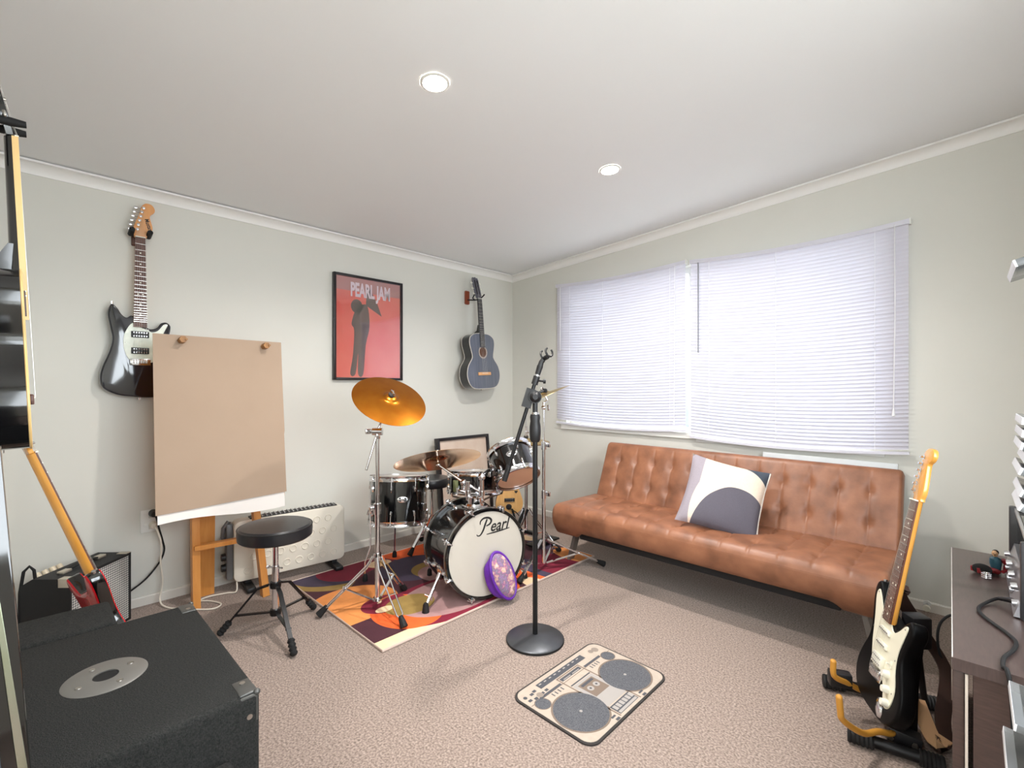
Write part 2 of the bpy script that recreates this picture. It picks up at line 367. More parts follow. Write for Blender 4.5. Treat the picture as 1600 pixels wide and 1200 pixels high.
# ------------------------------------------------------------------ venetian blinds
bm_ = bpy.data.materials.new('blind_slat_vinyl'); bm_.use_nodes = True
nt = bm_.node_tree; nt.nodes.clear(); o_ = nt.nodes.new('ShaderNodeOutputMaterial'); mx = nt.nodes.new('ShaderNodeMixShader'); df = nt.nodes.new('ShaderNodeBsdfPrincipled'); tl = nt.nodes.new('ShaderNodeBsdfTranslucent')
df.inputs['Base Color'].default_value = (0.75, 0.74, 0.81, 1); df.inputs['Roughness'].default_value = .35; tl.inputs[0].default_value = (0.80, 0.80, 0.90, 1)
mx.inputs[0].default_value = 0.14; nt.links.new(df.outputs[0], mx.inputs[1]); nt.links.new(tl.outputs[0], mx.inputs[2]); nt.links.new(mx.outputs[0], o_.inputs[0])
cordm = mat('blind_cord', (235, 235, 238), 0.6)
def blind(label, x0, x1, z0, z1, ladders, sag, wand, cord):
    yb = -0.032
    t = thing('venetian_blind', label, 'blind', ((x0+x1)/2, yb, z1), 'venetian blinds at the window')
    S = lambda u: -sag*4*u*(1-u)
    n = 14
    def bar(pts, d, h):
        return [V((x0+(x1-x0)*i/n, yb, pts+S(i/n))) for i in range(n+1)]
    build('headrail', MB().strip(bar(z1-.012, 0, 0), (0, 0, 1), .026, .03), bm_, t)
    p_ = 0.0217; k = int((z1-z0-.045)/p_); th = math.radians(62); hw = .0125
    me = None
    for j in range(k):
        z = z1-.034-j*p_
        if me is None:
            vs, fs = [], []
            for i in range(n+1):
                x = x0+.004+(x1-x0-.008)*i/n
                for a, c in ((-1, 0), (-.33, .0018), (.33, .0018), (1, 0)):
                    vs.append((x-(x0+x1)/2, a*hw*math.cos(th)+c*math.sin(th), -a*hw*math.sin(th)+c*math.cos(th)+S(i/n)))
            for i in range(n):
                for a in range(3): fs.append((4*i+a, 4*i+a+1, 4*i+5+a, 4*i+4+a))
            s = build('slat', MB().add(vs, fs), bm_, t, local=True); me = s
        else: s = me.copy(); COL.objects.link(s); s.parent = t
        s.location = (0, 0, z-z1)
    build('bottom_rail', MB().strip(bar(z0+.006, 0, 0), (0, 1, 0), .024, .014), bm_, t)
    for x in ladders:
        u = (x-x0)/(x1-x0); build('ladder_cord', MB().cyl((x, yb-.0125, z1-.02+S(u)), (x, yb-.0125, z0+.01+S(u)), .0012, n=5), cordm, t)
    for x, l, r, m_ in wand: build('tilt_wand', MB().cyl((x, yb-.022, z1-.03), (x, yb-.022, z1-.03-l), r, n=6), m_, t)
    for x, l in cord:
        mb = MB().tube([(x, yb-.02, z1-.02), (x+.002, yb-.021, z1-.5*l), (x-.004, yb-.021, z1-.02-l)], .0022, 6)
        o = build('pull_cord', mb, cordm, t); build('tassel', MB().lathe([(0, -.045), (.008, -.04), (.005, -.012), (.003, 0), (0, .002)], 8, Matrix.Translation((x-.004, yb-.021, z1-.02-l))), cordm, o)
    build('end_bracket', MB().box((x0-.003, yb, z1-.012), (.006, .032, .030)), white_paint, t); build('end_bracket', MB().box((x1+.003, yb, z1-.012), (.006, .032, .030)), white_paint, t)
greyp = mat('grey_wand', (120, 122, 128), .4)
blind('white venetian blind nearest the corner, over the shorter half of the window', 0.57, 1.735, 0.852, 2.058, (.72, 1.05, 1.62), .022, ((.625, .55, .003, cordm),), ((1.66, 1.10),))
blind('wide white venetian blind behind the cushion end of the sofa, with long pull cord', 1.765, 2.945, 0.812, 2.052, (1.90, 2.31, 2.80), .026, ((1.83, .62, .004, greyp),), ((2.885, .98),))
# recessed downlights
glow = mat('lit_diffuser', (255, 250, 240), .5, emit=((1.0, 0.95, 0.88), 30))
for i, (x, y) in enumerate(LAMPS[:2]):
    t = thing('downlight', ('recessed round ceiling downlight, the one nearer the camera', 'recessed round ceiling downlight nearer the window corner')[i], 'light', (x, y, cz(x)), 'ceiling downlights')
    T = Matrix.Translation((x, y, cz(x)-.001)) @ Matrix.Rotation(-math.atan(SL), 4, 'Y')
    build('trim_ring', MB().lathe([(.046, .0), (.046, -.005), (.049, -.005), (.056, -.002), (.056, 0)], 36, T), white_paint, t)
    build('diffuser', MB().lathe([(0, -.0045), (.046, -.0045), (.046, 0), (0, 0)], 36, T), glow, t)
# ------------------------------------------------------------------ rug
RX0, RX1, RY0, RY1 = 0.277, 1.322, -2.185, -0.565
NAVY, WINE, TAN, ORG, PLUM, OLV, MAU, CRM, MAR = (66, 56, 76), (122, 24, 48), (226, 144, 78), (232, 98, 42), (72, 34, 44), (150, 122, 66), (168, 130, 128), (238, 206, 166), (110, 28, 44)
rs = []
def E(x, y, rx, ry, c): rs.append(('e', x-RX0, y-RY0, rx, ry, c))
def B(x0, y0, x1, y1, c): rs.append(('r', x0-RX0, y0-RY0, x1-RX0, y1-RY0, c))
# near half
E(.34, -1.80, .30, .42, OLV); E(.32, -1.82, .235, .36, NAVY); E(.35, -1.80, .19, .25, WINE); E(.40, -1.665, .06, .08, CRM)
E(.90, -1.60, .46, .48, PLUM)
E(.30, -1.33, .22, .26, ORG); E(.62, -1.53, .20, .24, NAVY); E(.72, -1.47, .13, .14, OLV); E(.80, -1.48, .14, .13, MAU)
B(1.245, -2.2, 1.34, -1.80, CRM)
E(1.10, -1.64, .24, .44, WINE); E(.80, -2.05, .21, .24, TAN); E(.90, -2.16, .13, .20, TAN); B(1.02, -2.2, 1.24, -2.07, PLUM)
E(1.08, -1.90, .20, .18, ORG); E(.93, -1.94, .10, .13, WINE); E(1.09, -1.62, .20, .32, MAU); E(1.03, -1.85, .11, .14, OLV); E(.985, -1.975, .03, .05, CRM)
E(1.20, -1.38, .14, .14, ORG); E(1.36, -1.35, .06, .12, TAN)
# far half
E(.60, -.95, .26, .24, MAU); E(.56, -.92, .17, .17, WINE)
E(1.22, -1.10, .17, .14, ORG); E(1.33, -1.18, .10, .06, CRM); E(1.22, -.99, .24, .09, NAVY); E(1.24, -.85, .20, .16, WINE); E(1.22, -.64, .18, .10, TAN)
E(.86, -.72, .16, .16, PLUM); E(.92, -.63, .14, .08, NAVY); E(.74, -.58, .09, .07, CRM)
rugm = shape_mat('rug_print', PLUM, rs, .95, noise=.22, nscale=16, bump=.5)
rug = thing('area_rug', 'rug of overlapping orange, wine and olive discs under the drum kit', 'rug', (RX0, RY0, 0))
build('rug_pile', MB().box(((RX0+RX1)/2, (RY0+RY1)/2, .005), (RX1-RX0, RY1-RY0, .009), bev=.003), rugm, rug)
build('binding', MB().tube([(RX0, RY0, .006), (RX1, RY0, .006), (RX1, RY1, .006), (RX0, RY1, .006)], .0065, 8, closed=True), mat('rug_binding', (196, 176, 164), .8), rug)
RZ = .0095
# ------------------------------------------------------------------ drum kit
shellm = mat('black_drum_wrap', (8, 8, 10), .12, coat=.8)
headm = mat('white_drum_head', (200, 194, 183), .4)
clearm = mat('clear_amber_drum_head', (224, 172, 138), .3)
edge_m = mat('hoop_inlay_grey', (150, 148, 144), .3, .8)
def lug(mb, M, hoopdist, s=1):
    """one lug casing with its tension rod towards the hoop; local z along the shell, x outwards"""
    mb.add(*tear(.0075*s, .021*s, .013*s), 0, M)
    mb.cyl((.010, 0, .012*s), (.010, 0, hoopdist), .0028, n=7, M=M); mb.cyl((.010, 0, hoopdist-.004), (.010, 0, hoopdist+.008), .0055, n=8, M=M)
def tear(a, b, d):
    vs, fs = [], []; n = 10
    for k, (sc, x) in enumerate(((1, 0), (.9, d*.6), (.5, d))):
        for j in range(n):
            t = 2*PI*j/n; vs.append((x, a*math.cos(t)*sc, b*math.sin(t)*sc))
    for k in range(2):
        for j in range(n): fs.append((k*n+j, k*n+(j+1) % n, (k+1)*n+(j+1) % n, (k+1)*n+j))
    fs.append(tuple(2*n+j for j in range(n))); return vs, fs
def badge(t, M, s=1.0):
    """oval chrome maker's badge with dark wings and the word in the middle; local x outwards, y along, z up"""
    e = lambda a, b, x: [(x, a*math.cos(2*PI*i/24), b*math.sin(2*PI*i/24)) for i in range(24)]
    mb = MB(); mb.add(e(.034*s, .018*s, 0)+e(.034*s, .018*s, .003)+e(.031*s, .015*s, .0045), [tuple((k*24+j, k*24+(j+1) % 24, k*24+24+(j+1) % 24, k*24+24+j)) for k in range(2) for j in range(24)]+[tuple(48+j for j in range(24))], 0, M)
    b = build('badge', mb, chrome, t)
    w_ = MB()
    for sgn in (-1, 1):
        for zz in (-1, 1):
            pts = [(.0052, sgn*.011*s, zz*.003*s), (.0052, sgn*.026*s, zz*.002*s), (.0052, sgn*.018*s, zz*.012*s), (.0052, sgn*.008*s, zz*.012*s)]
            w_.add(pts, [(0, 1, 2, 3)], 0, M)
    build('badge_inlay', w_, blackplastic, b)
    T = M @ Matrix.Translation((.0054, 0, 0)) @ Matrix(((0, 0, 1, 0), (1, 0, 0, 0), (0, 1, 0, 0), (0, 0, 0, 1)))
    build('badge_lettering', text('Pearl', .014*s, .3, .0003, T, 1.1), blackplastic, b)
def tom(name, label, M, r, h, nl, bottom, badge_a, phase=0):
    t = thing(name, label, 'drum', M=M)
    build('shell', MB().lathe([(r, .012), (r, h-.012)], 48, M), shellm, t)
    build('drumhead', MB().lathe([(0, h+.004), (r-.004, h+.004), (r+.003, h-.004)], 48, M), headm, t)
    build('bottom_head', MB().lathe([(0, -.004), (r-.004, -.004), (r+.003, .004)], 48, M), bottom, t)
    for n_, z0, z1, lip in (('top_hoop', h-.018, h+.014, h+.014), ('bottom_hoop', -.014, .018, -.014)):
        build(n_, MB().lathe([(r+.004, z0), (r+.011, z0), (r+.006, (z0+z1)/2-.006), (r+.006, (z0+z1)/2+.006), (r+.011, z1), (r+.004, z1), (r+.004, z0)], 48, M), chrome, t)
    for k in range(nl):
        a = 2*PI*k/nl+phase
        for up in (1, -1):
            T = M @ Matrix.Rotation(a, 4, 'Z') @ Matrix.Translation((r, 0, h*(.5+.27*up))) @ Matrix.Diagonal((1, 1, up, 1))
            mb = MB(); lug(mb, T, h*.23-.004); build('lug', mb, chrome, t)
    if badge_a is not None: badge(t, M @ Matrix.Rotation(badge_a, 4, 'Z') @ Matrix.Translation((r+.0005, 0, h*.55)))
    return t
camdir = lambda p: math.atan2(-3.279-p[1], 3.18-p[0])
# floor tom
ftc = V((.572, -1.634, .318)); fa = camdir(ftc)
TILT = lambda c, k: Matrix.Translation(c) @ frame((-.697*k, .717*k, 1), (1, 0, 0)).to_4x4()
ft = tom('floor_tom', 'black floor tom on three chrome legs beside the bass drum, under the big cymbal', TILT(ftc, .13), .178, .272, 8, clearm, fa+.12, fa-.25)
for fx, fy_ in ((.586, -1.928), (.383, -1.539), (.78, -1.55)):
    d = V((fx-ftc.x, fy_-ftc.y, 0)).normalized(); a = ftc+d*.198
    mb = MB().tube([a+V((0, 0, .20)), a+V((0, 0, -.12)), a+d*.035+V((0, 0, -.20)), V((a.x+d.x*.035, a.y+d.y*.035, RZ+.03))], .0055, 8)
    l = build('leg', mb, chrome, ft); build('leg_bracket', MB().box(a-d*.006+V((0, 0, .11)), (.03, .03, .05), bev=.006), chrome, l)
    build('rubber_foot', MB().lathe([(0, 0), (.016, 0), (.014, .03), (.008, .042), (0, .042)], 12, Matrix.Translation((a.x+d.x*.035, a.y+d.y*.035, RZ))), rubber, l)
# bass drum
BA = V((math.cos(-.2445), math.sin(-.2445), 0)); BF = V((1.297, -1.533, .262)); BL = .315; BC = BF-BA*BL
BM = mtx(BC, V((0, 0, 1)).cross(BA), V((0, 0, 1)), BA)
bd = thing('bass_drum', 'black bass drum lying on its side with white front head on the rug', 'drum', M=BM)
R_ = .229
build('shell', MB().lathe([(R_, .02), (R_, BL-.02)], 64, BM), shellm, bd)
build('front_head', MB().lathe([(0, BL-.004), (R_-.002, BL-.004), (R_-.002, BL-.012)], 64, BM), headm, bd)
build('rear_head', MB().lathe([(0, .004), (R_-.002, .004), (R_-.002, .012)], 64, BM), headm, bd)
for z0 in (0, BL-.038):
    h_ = build('front_hoop' if z0 else 'rear_hoop', MB().lathe([(R_+.001, z0), (R_+.001, z0+.038), (R_+.015, z0+.038), (R_+.017, z0+.034), (R_+.017, z0+.004), (R_+.015, z0), (R_+.001, z0)], 72, BM), gloss_black, bd)
    build('hoop_inlay', MB().lathe([(R_+.0175, z0+.012), (R_+.0175, z0+.026), (R_+.0165, z0+.026), (R_+.0165, z0+.012), (R_+.0175, z0+.012)], 72, BM), edge_m, h_)
for k in range(8):
    a = 2*PI*(k+.5)/8
    for up in (1, -1):
        T = BM @ Matrix.Rotation(a, 4, 'Z') @ Matrix.Translation((R_, 0, BL*(.5+.24*up))) @ Matrix.Diagonal((1, 1, up, 1))
        mb = MB(); lug(mb, T, .095, 1.25); build('lug', mb, chrome, bd)
        c = MB(); T2 = BM @ Matrix.Rotation(a, 4, 'Z') @ Matrix.Translation((R_+.019, 0, BL-.02 if up > 0 else .02))
        c.box((.002, 0, 0), (.011, .018, .052), T2, bev=.003); c.cyl((-.006, 0, up*.027), (.012, 0, up*.027), .006, n=8, M=T2); c.box((.012, 0, up*.005), (.006, .030, .010), T2, bev=.002)
        build('claw_hook', c, chrome, bd)
TX = BM @ Matrix.Translation((.0, .0, BL-.0035)) 
def stroke(pts, ws, M):
    mb = MB(); P_ = crom([(a, b, 0) for a, b in pts], 8, False); n = len(P_); W = [ws[min(int(i/(n-1)*(len(ws)-1)), len(ws)-2)]*(1-((i/(n-1)*(len(ws)-1)) % 1))+ws[min(int(i/(n-1)*(len(ws)-1))+1, len(ws)-1)]*((i/(n-1)*(len(ws)-1)) % 1) for i in range(n)]
    vs = []; 
    for i, p in enumerate(P_):
        t = (P_[min(i+1, n-1)]-P_[max(i-1, 0)]).normalized(); nn = V((-t.y, t.x, 0)); vs += [p+nn*W[i]/2, p-nn*W[i]/2]
    mb.add(vs, [(2*i, 2*i+1, 2*i+3, 2*i+2) for i in range(n-1)], 0, M); return mb
LX = TX @ Matrix.Translation((.040, .142, 0)) @ Matrix.Rotation(math.radians(1), 4, 'Z')
lt = text('earl', .088, .35, .0004, LX @ Matrix.Translation((.033, .002, 0)), .86, .0012)
for pts, ws in (([(-.040, .046), (-.052, .020), (-.066, -.012), (-.084, -.034), (-.100, -.034), (-.104, -.026)], [.009, .011, .010, .008, .006, .004]),
                ([(-.082, .022), (-.080, .040), (-.060, .054), (-.030, .052), (-.014, .036), (-.024, .018), (-.046, .010)], [.004, .008, .010, .011, .012, .010, .006]),
                ([(-.045, -.036), (0, -.033), (.05, -.029), (.100, -.024)], [.004, .008, .008, .004])):
    s_ = stroke(pts, ws, LX); lt.add(s_.v, s_.f)
build('logo_lettering', lt, mat('printed_black', (22, 22, 24), .5), bd, smooth=False)
for sx, foot in ((-1, V((1.168, -1.846, RZ))), (1, V((1.235, -1.17, RZ)))):
    top = BM @ V((sx*.205, -.10, BL*.52))
    dirv = (foot-top).normalized()
    sp = build('spur', MB().cyl(top, foot+V((0, 0, .03))-dirv*0, .0085, n=10).cyl(top-dirv*.012, top+dirv*.05, .014, n=12), chrome, bd)
    build('spur_bracket', MB().box(top-dirv*.0+V((0, 0, .008)), (.045, .04, .05), bev=.01), chrome, sp)
    mid = top.lerp(foot, .66); build('wing_nut', MB().box(mid, (.012, .012, .03), bev=.003).cyl(mid, mid+V((-.03, -.02, .012))*1, .005, n=8), chrome, sp)
    build('rubber_foot', MB().lathe([(0, 0), (.019, 0), (.014, .04), (.009, .048), (0, .048)], 12, Matrix.Translation(foot)), rubber, sp)
# tom mount on top of the bass drum
tb = BM @ V((0, R_, BL*.52))
mt = build('mount_base', MB().lathe([(.052, -.014), (.052, .006), (.044, .016), (.044, .052), (.03, .06), (0, .06)], 28, Matrix.Translation(tb)).box(tb+V((0, 0, -.002)), (.12, .10, .012), bev=.004), chrome, bd)
p1, p2 = tb+V((-.034, -.022, 0)), tb+V((.032, .025, 0))
build('mount_post', MB().cyl(p1+V((0, 0, .03)), p1+V((0, 0, .135)), .0125, n=14).cyl(p1+V((0, 0, .06)), p1+V((0, 0, .085)), .018, n=14), chrome, mt)
build('mount_post', MB().cyl(p2+V((0, 0, .03)), p2+V((0, 0, .155)), .0125, n=14).cyl(p2+V((0, 0, .06)), p2+V((0, 0, .085)), .018, n=14), chrome, mt)
build('wing_bolt', MB().tube([p1+V((.0, .0, .07)), p1+V((-.05, -.035, .085))], .006, 8).box(p1+V((-.05, -.035, .085)), (.02, .008, .026), bev=.003), chrome, mt)
# rack tom
TN = V((-.565, .183, .72)).normalized(); TB_ = V((1.218, -1.211, .621))
tx = (V((3.18, -3.279, 1.1))-TB_); tx = (tx-TN*tx.dot(TN)).normalized()
TM = mtx(TB_, tx, TN.cross(tx), TN)
rt = tom('rack_tom', 'small black tom tilted over the bass drum showing its amber bottom head', TM, .128, .185, 6, clearm, .10, .45)
arm0 = p2+V((0, 0, .155)); side = TM @ V((.02, -.13, .09))
arm = MB().tube([arm0+V((0, 0, -.02)), arm0+V((0, 0, .02)), arm0.lerp(side, .55)+V((0, 0, .02)), side], .011, 12).sph(arm0+V((0, 0, .01)), .022).cyl(side-(side-arm0).normalized()*.02, side+(TM.to_3x3() @ V((0, 1, 0)))*.012, .03, n=16)
arm.box(arm0.lerp(side, .7), (.03, .022, .05), bev=.006)
build('tom_bracket', arm, chrome, rt)
# snare with stand
SNC = V((.845, -1.226, .486))
sn = tom('snare_drum', 'shallow black snare drum behind the bass drum', TILT(SNC, .13), .17, .118, 8, headm, None, .2)
build('throw_off', MB().box(SNC+V((.02, -.178, .06)), (.035, .02, .075), bev=.006), mat('greenish_chrome', (196, 206, 150), .3, .6), sn)
def foot(mb, p, d, r=.016, l=.05):
    mb.tube([p+d*.0, p-d*l*.5, p-d*l], [r*1.15, r, r*.7], 10)
def tripod(t, c, zt, zb, feet, r=.007, double=True, m=chrome, gz=0, fl=.055):
    for f in feet:
        f = V((f[0], f[1], gz+.016)); d = V((f.x-c.x, f.y-c.y, 0)).normalized(); sd = V((-d.y, d.x, 0))
        top = c+V((0, 0, zt-c.z))+d*.022; dn = (f-top).normalized()
        mb = MB()
        if double:
            kn = top+d*.03+V((0, 0, -.05))
            for s in (-1, 1): mb.tube([top+sd*s*.012, kn+sd*s*.020, kn.lerp(f, .8)+sd*s*.016, f-dn*fl*.8+sd*s*.003], r*.62, 8)
        else: mb.strip([top, f-dn*fl*.7], sd, r*2.6, r*1.1)
        l = build('leg', mb, m, t)
        br = top.lerp(f, .55); bt = c+V((0, 0, zb-c.z))+d*.018
        build('brace', MB().strip([bt, br], sd, r*2.0, r*.7).cyl(br-sd*.016, br+sd*.016, .005, n=8), m, l)
        fm_ = MB(); foot(fm_, f+dn*.0, dn, .0165, fl); build('rubber_foot', fm_, rubber, l)
st = thing('snare_stand', 'chrome snare stand half hidden behind the bass drum', 'stand', (.845, -1.226, RZ))
c = V((.845, -1.226, RZ)); build('tube', MB().cyl(c+V((0, 0, .06)), c+V((0, 0, .40)), .011, n=14), chrome, st)
bk = MB()
for k in range(3):
    a = 2*PI*k/3+.5; d = V((math.cos(a), math.sin(a), 0)); bk.tube([c+V((0, 0, .39)), c+d*.10+V((0, 0, .44)), c+d*.185+V((0, 0, .472)), c+d*.19+V((0, 0, .492))], .006, 8)
build('basket', bk, chrome, st); tripod(st, c, .27, .07, [(.845+.24*math.cos(a), -1.226+.24*math.sin(a)) for a in (2.2, 4.1, .35)], gz=RZ)
# crash cymbals, stands
bronze = mat('bronze_cymbal', (206, 132, 44), .26, 1.0, col2=(190, 112, 34), nscale=14, bump=.05, bscale=90)
bronze2 = mat('reflective_bronze', (196, 140, 92), .16, 1.0, col2=(224, 180, 130), nscale=10)
bronze3 = mat('pale_brass_cymbal', (222, 190, 128), .25, 1.0)
def cymbal(label, c, n, R, m, bell=.2, drop=.018, base=None, group=None):
    M = Matrix.Translation(V(c)) @ frame(n).to_4x4()
    t = thing('cymbal', label, 'cymbal', M=M, group=group)
    pr = [(.006, .016)] + [(R*bell*math.sin(a), .016*math.cos(a)) for a in (.35, .7, 1.05, 1.35)] + [(R*bell*1.15, .0)] + [(R*(bell*1.15+(1-bell*1.15)*u), -drop*u**1.3) for u in (.15, .3, .45, .6, .75, .9, 1)]
    lo = [(r, z-.0014) for r, z in reversed(pr)]
    build('cymbal_plate', MB().lathe(pr+lo+[pr[0]], 72, M), m, t, ang=60)
    build('felt_washer', MB().lathe([(.004, .017), (.017, .017), (.017, .027), (.004, .027), (.004, .017)], 16, M), mat('grey_felt', (70, 66, 62), .95), t)
    build('wing_nut', MB().box((0, 0, .036), (.034, .008, .016), M, bev=.003).cyl((0, 0, .027), (0, 0, .046), .0065, n=10, M=M), chrome, t)
    return t, M
cs = thing('cymbal_stand', 'tall chrome boom stand with double braced legs at the front corner of the rug', 'stand', (.957, -2.0, 0))
c = V((.957, -2.0, 0)); z0 = .915
build('lower_tube', MB().cyl(c+V((0, 0, .055)), c+V((0, 0, .53)), .0135, n=18), chrome, cs)
build('upper_tube', MB().cyl(c+V((0, 0, .52)), c+V((0, 0, z0)), .0105, n=18), chrome, cs)
build('height_clamp', MB().cyl(c+V((0, 0, .505)), c+V((0, 0, .56)), .019, n=18).box(c+V((-.02, -.02, .535)), (.03, .03, .022), bev=.005).cyl(c+V((-.03, -.03, .53)), c+V((-.04, -.035, .50)), .005, n=8), chrome, cs)
build('leg_collar', MB().lathe([(.0136, -.02), (.02, -.02), (.022, 0), (.018, .018), (.0136, .018)], 20, Matrix.Translation(c+V((0, 0, .285)))), chrome, cs)
build('base_hub', MB().lathe([(0, -.012), (.022, -.012), (.026, 0), (.022, .012), (0, .012)], 12, Matrix.Translation(c+V((0, 0, .058)))), chrome, cs)
CN = V((.817, -.0999, 1)).normalized(); CC = V((.977, -1.934, 1.110))
pv = c+V((0, 0, z0+.02)); tip = CC-CN*.045
bdv = (V((.9741, -1.954, 1.083))-pv).normalized()
end = pv-bdv*.30
build('boom_clamp', MB().cyl(pv+V((-.018, -.018, 0)), pv+V((.018, .018, 0)), .019, n=16).box(pv+V((0, 0, -.022)), (.024, .024, .035), bev=.005).box(pv+V((-.035, -.033, .0)), (.012, .034, .026), bev=.004), chrome, cs)
end = V((0.9484, -2.0600, 0.7389))
build('boom_arm', MB().tube([end, pv, V((0.9569, -1.9541, 1.0479))], .0062, 12), chrome, cs)
bj = V((0.9569, -1.9541, 1.0546))
build('tilter', MB().sph(bj, .014).tube([bj, CC-CN*.02], .0075, 10).box(bj+V((-.02, -.015, 0)), (.012, .03, .024), bev=.004).box(bj+V((.022, .015, 0)), (.012, .024, .02), bev=.004), chrome, cs)
build('cymbal_sleeve', MB().lathe([(.0, -.03), (.0145, -.03), (.0145, .008), (.004, .012), (0, .012)], 14, Matrix.Translation(CC) @ frame(CN).to_4x4()), rubber, cs)
tripod(cs, c, .285, .058, [(.816, -2.248), (1.229, -2.013), (.86, -1.775)])
cymbal('large amber crash cymbal tilted high below the red poster', CC, CN, .197, bronze)
# ride on the bass drum arm
RC = V((.940, -1.601, .752)); RN = V((-.392, .135, 1)).normalized()
cymbal('wide reflective cymbal held low on an arm from the bass drum', RC, RN, .253, bronze2, .17)
ra = RC-RN*.04; pe = V((1.155, -1.425, .540))
am = MB().tube([V((1.1704, -1.4395, 0.5508)), V((1.0754, -1.5320, 0.6281)), ra], .0075, 10)
jn = V((1.0833, -1.5243, 0.6171))
am.sph(jn, .02).cyl(jn+V((0, 0, -.06)), jn, .012, n=12).sph(ra, .014).cyl(ra, RC+RN*.03, .0055, n=8)
am.tube([jn+V((0, 0, -.05)), p1+V((0, 0, .12))], .011, 10)
build('cymbal_arm', am, chrome, bd)
# right boom stand
RSC = V((1.232, -.988, 0)); rs_ = thing('cymbal_stand', 'slim chrome boom stand near the sofa end of the rug', 'stand', RSC)
build('lower_tube', MB().cyl(RSC+V((0, 0, .05)), RSC+V((0, 0, .50)), .0125, n=16), chrome, rs_)
build('upper_tube', MB().cyl(RSC+V((0, 0, .49)), RSC+V((0, 0, .80)), .0105, n=16), chrome, rs_)
build('boom_tube', MB().cyl(RSC+V((0, 0, .79)), RSC+V((0, 0, 1.035)), .007, n=12), chrome, rs_)
for z in (.49, .80):
    b_ = RSC+V((0, 0, z)); build('height_clamp', MB().cyl(b_+V((0, 0, -.03)), b_+V((0, 0, .02)), .017, n=16).box(b_+V((.028, .012, 0)), (.03, .012, .03), bev=.004), chrome, rs_)
cN = V((-.298-.03, -.29+.035, .909)).normalized(); cC = V((1.170, -.910, 1.122))
g0 = RSC+V((0, 0, 1.035)); build('tilter', MB().tube([g0, g0+V((-.0, .0, .03)), cC-cN*.05, cC+cN*.03], .007, 10).sph(g0, .015).box(g0+V((.03, .01, .0)), (.014, .012, .036), bev=.004), chrome, rs_)
tripod(rs_, RSC, .20, .05, [(1.47, -.66), (1.09, -.655), (1.272, -1.26)], double=False, r=.0075)
cymbal('pale crash cymbal seen edge on behind the microphone clutch', cC, cN, .174, bronze3)
# hi-hat
HC = V((0.9095, -0.8006, 0.7774)); hh = thing('hi_hat_stand', 'chrome hi-hat stand with black pedal behind the rack tom', 'stand', (HC.x, HC.y, 0))
b_ = V((HC.x, HC.y, 0))
build('lower_tube', MB().cyl(b_+V((0, 0, .12)), b_+V((0, 0, HC.z-.03)), .0125, n=16), chrome, hh)
build('pull_rod', MB().cyl(b_+V((0, 0, HC.z-.03)), b_+V((0, 0, 1.10)), .0032, n=8), chrome, hh)
build('clutch', MB().cyl(b_+V((0, 0, HC.z+.03)), b_+V((0, 0, HC.z+.11)), .010, n=12).box(b_+V((.02, -.01, HC.z+.07)), (.03, .012, .016), bev=.003), chrome, hh)
build('pedal', MB().box(b_+V((.02, .16, .035)), (.09, .28, .014), Matrix.Identity(4), bev=.005), blackmetal, hh)
build('frame', MB().strip([b_+V((0, 0, .30)), b_+V((-.02, -.13, .10)), b_+V((0, -.16, .02))], (1, 0, 0), .05, .012).strip([b_+V((-.06, 0, .14)), b_+V((.10, 0, .14))], (0, 1, 0), .03, .02), blackmetal, hh)
tripod(hh, b_, .30, .12, [(b_.x+.20, b_.y+.12), (b_.x-.20, b_.y+.10), (b_.x+.02, b_.y-.22)], gz=RZ)
cymbal('upper hi-hat cymbal of the pair above the rack tom', HC+V((0, 0, .012)), (.025, -.032, 1), .168, bronze3, .24, .016, group=None)
cymbal('lower hi-hat cymbal turned upside down under its pair', HC+V((0, 0, -.022)), (0.0, 0.0, -1), .168, bronze3, .24, .016)
# drum throne behind the kit
DT = V((0.3974, -1.2428, 0.5057)); dt = thing('drum_throne', 'round black drum throne behind the floor tom', 'stool', (DT.x, DT.y, 0))
c = V((DT.x, DT.y, 0)); zt = DT.z+.01
seatm = mat('black_vinyl', (30, 30, 33), .32, bump=.08, bscale=120)
build('seat', MB().lathe([(0, zt-.062), (.118, zt-.062), (.126, zt-.05), (.126, zt-.012), (.118, zt), (.06, zt+.004), (0, zt+.005)], 36, Matrix.Translation(c)), seatm, dt)
build('post', MB().cyl(c+V((0, 0, .10)), c+V((0, 0, zt-.06)), .0125, n=14).cyl(c+V((0, 0, zt-.10)), c+V((0, 0, zt-.058)), .02, n=14), chrome, dt)
tripod(dt, c, .25, .10, [(c.x+.03, c.y-.21), (c.x-.19, c.y+.04), (c.x+.17, c.y+.13)], double=False, r=.008)
# stool in front
S0 = V((.795, -2.447, 0)); so = thing('drum_stool', 'round black vinyl stool on black tripod feet in front of the easel', 'stool', S0)
zt = .512; SR = .164
build('seat', MB().lathe([(0, zt-.064), (SR-.012, zt-.064), (SR-.002, zt-.056), (SR, zt-.03), (SR-.001, zt-.010), (SR-.012, zt), (.08, zt+.006), (0, zt+.008)], 48, Matrix.Translation(S0)), seatm, so)
build('piping', MB().ring(S0+V((0, 0, zt-.008)), (0, 0, 1), SR-.002, .0028, 48, 6), mat('piping_vinyl', (20, 20, 22), .4), so)
build('seat_plate', MB().lathe([(0, zt-.075), (.07, zt-.075), (.09, zt-.064), (0, zt-.064)], 24, Matrix.Translation(S0)), blackmetal, so)
build('inner_post', MB().cyl(S0+V((0, 0, .28)), S0+V((0, 0, zt-.07)), .0125, n=18), chrome, so)
build('outer_post', MB().cyl(S0+V((0, 0, .07)), S0+V((0, 0, .315)), .016, n=18), chrome, so)
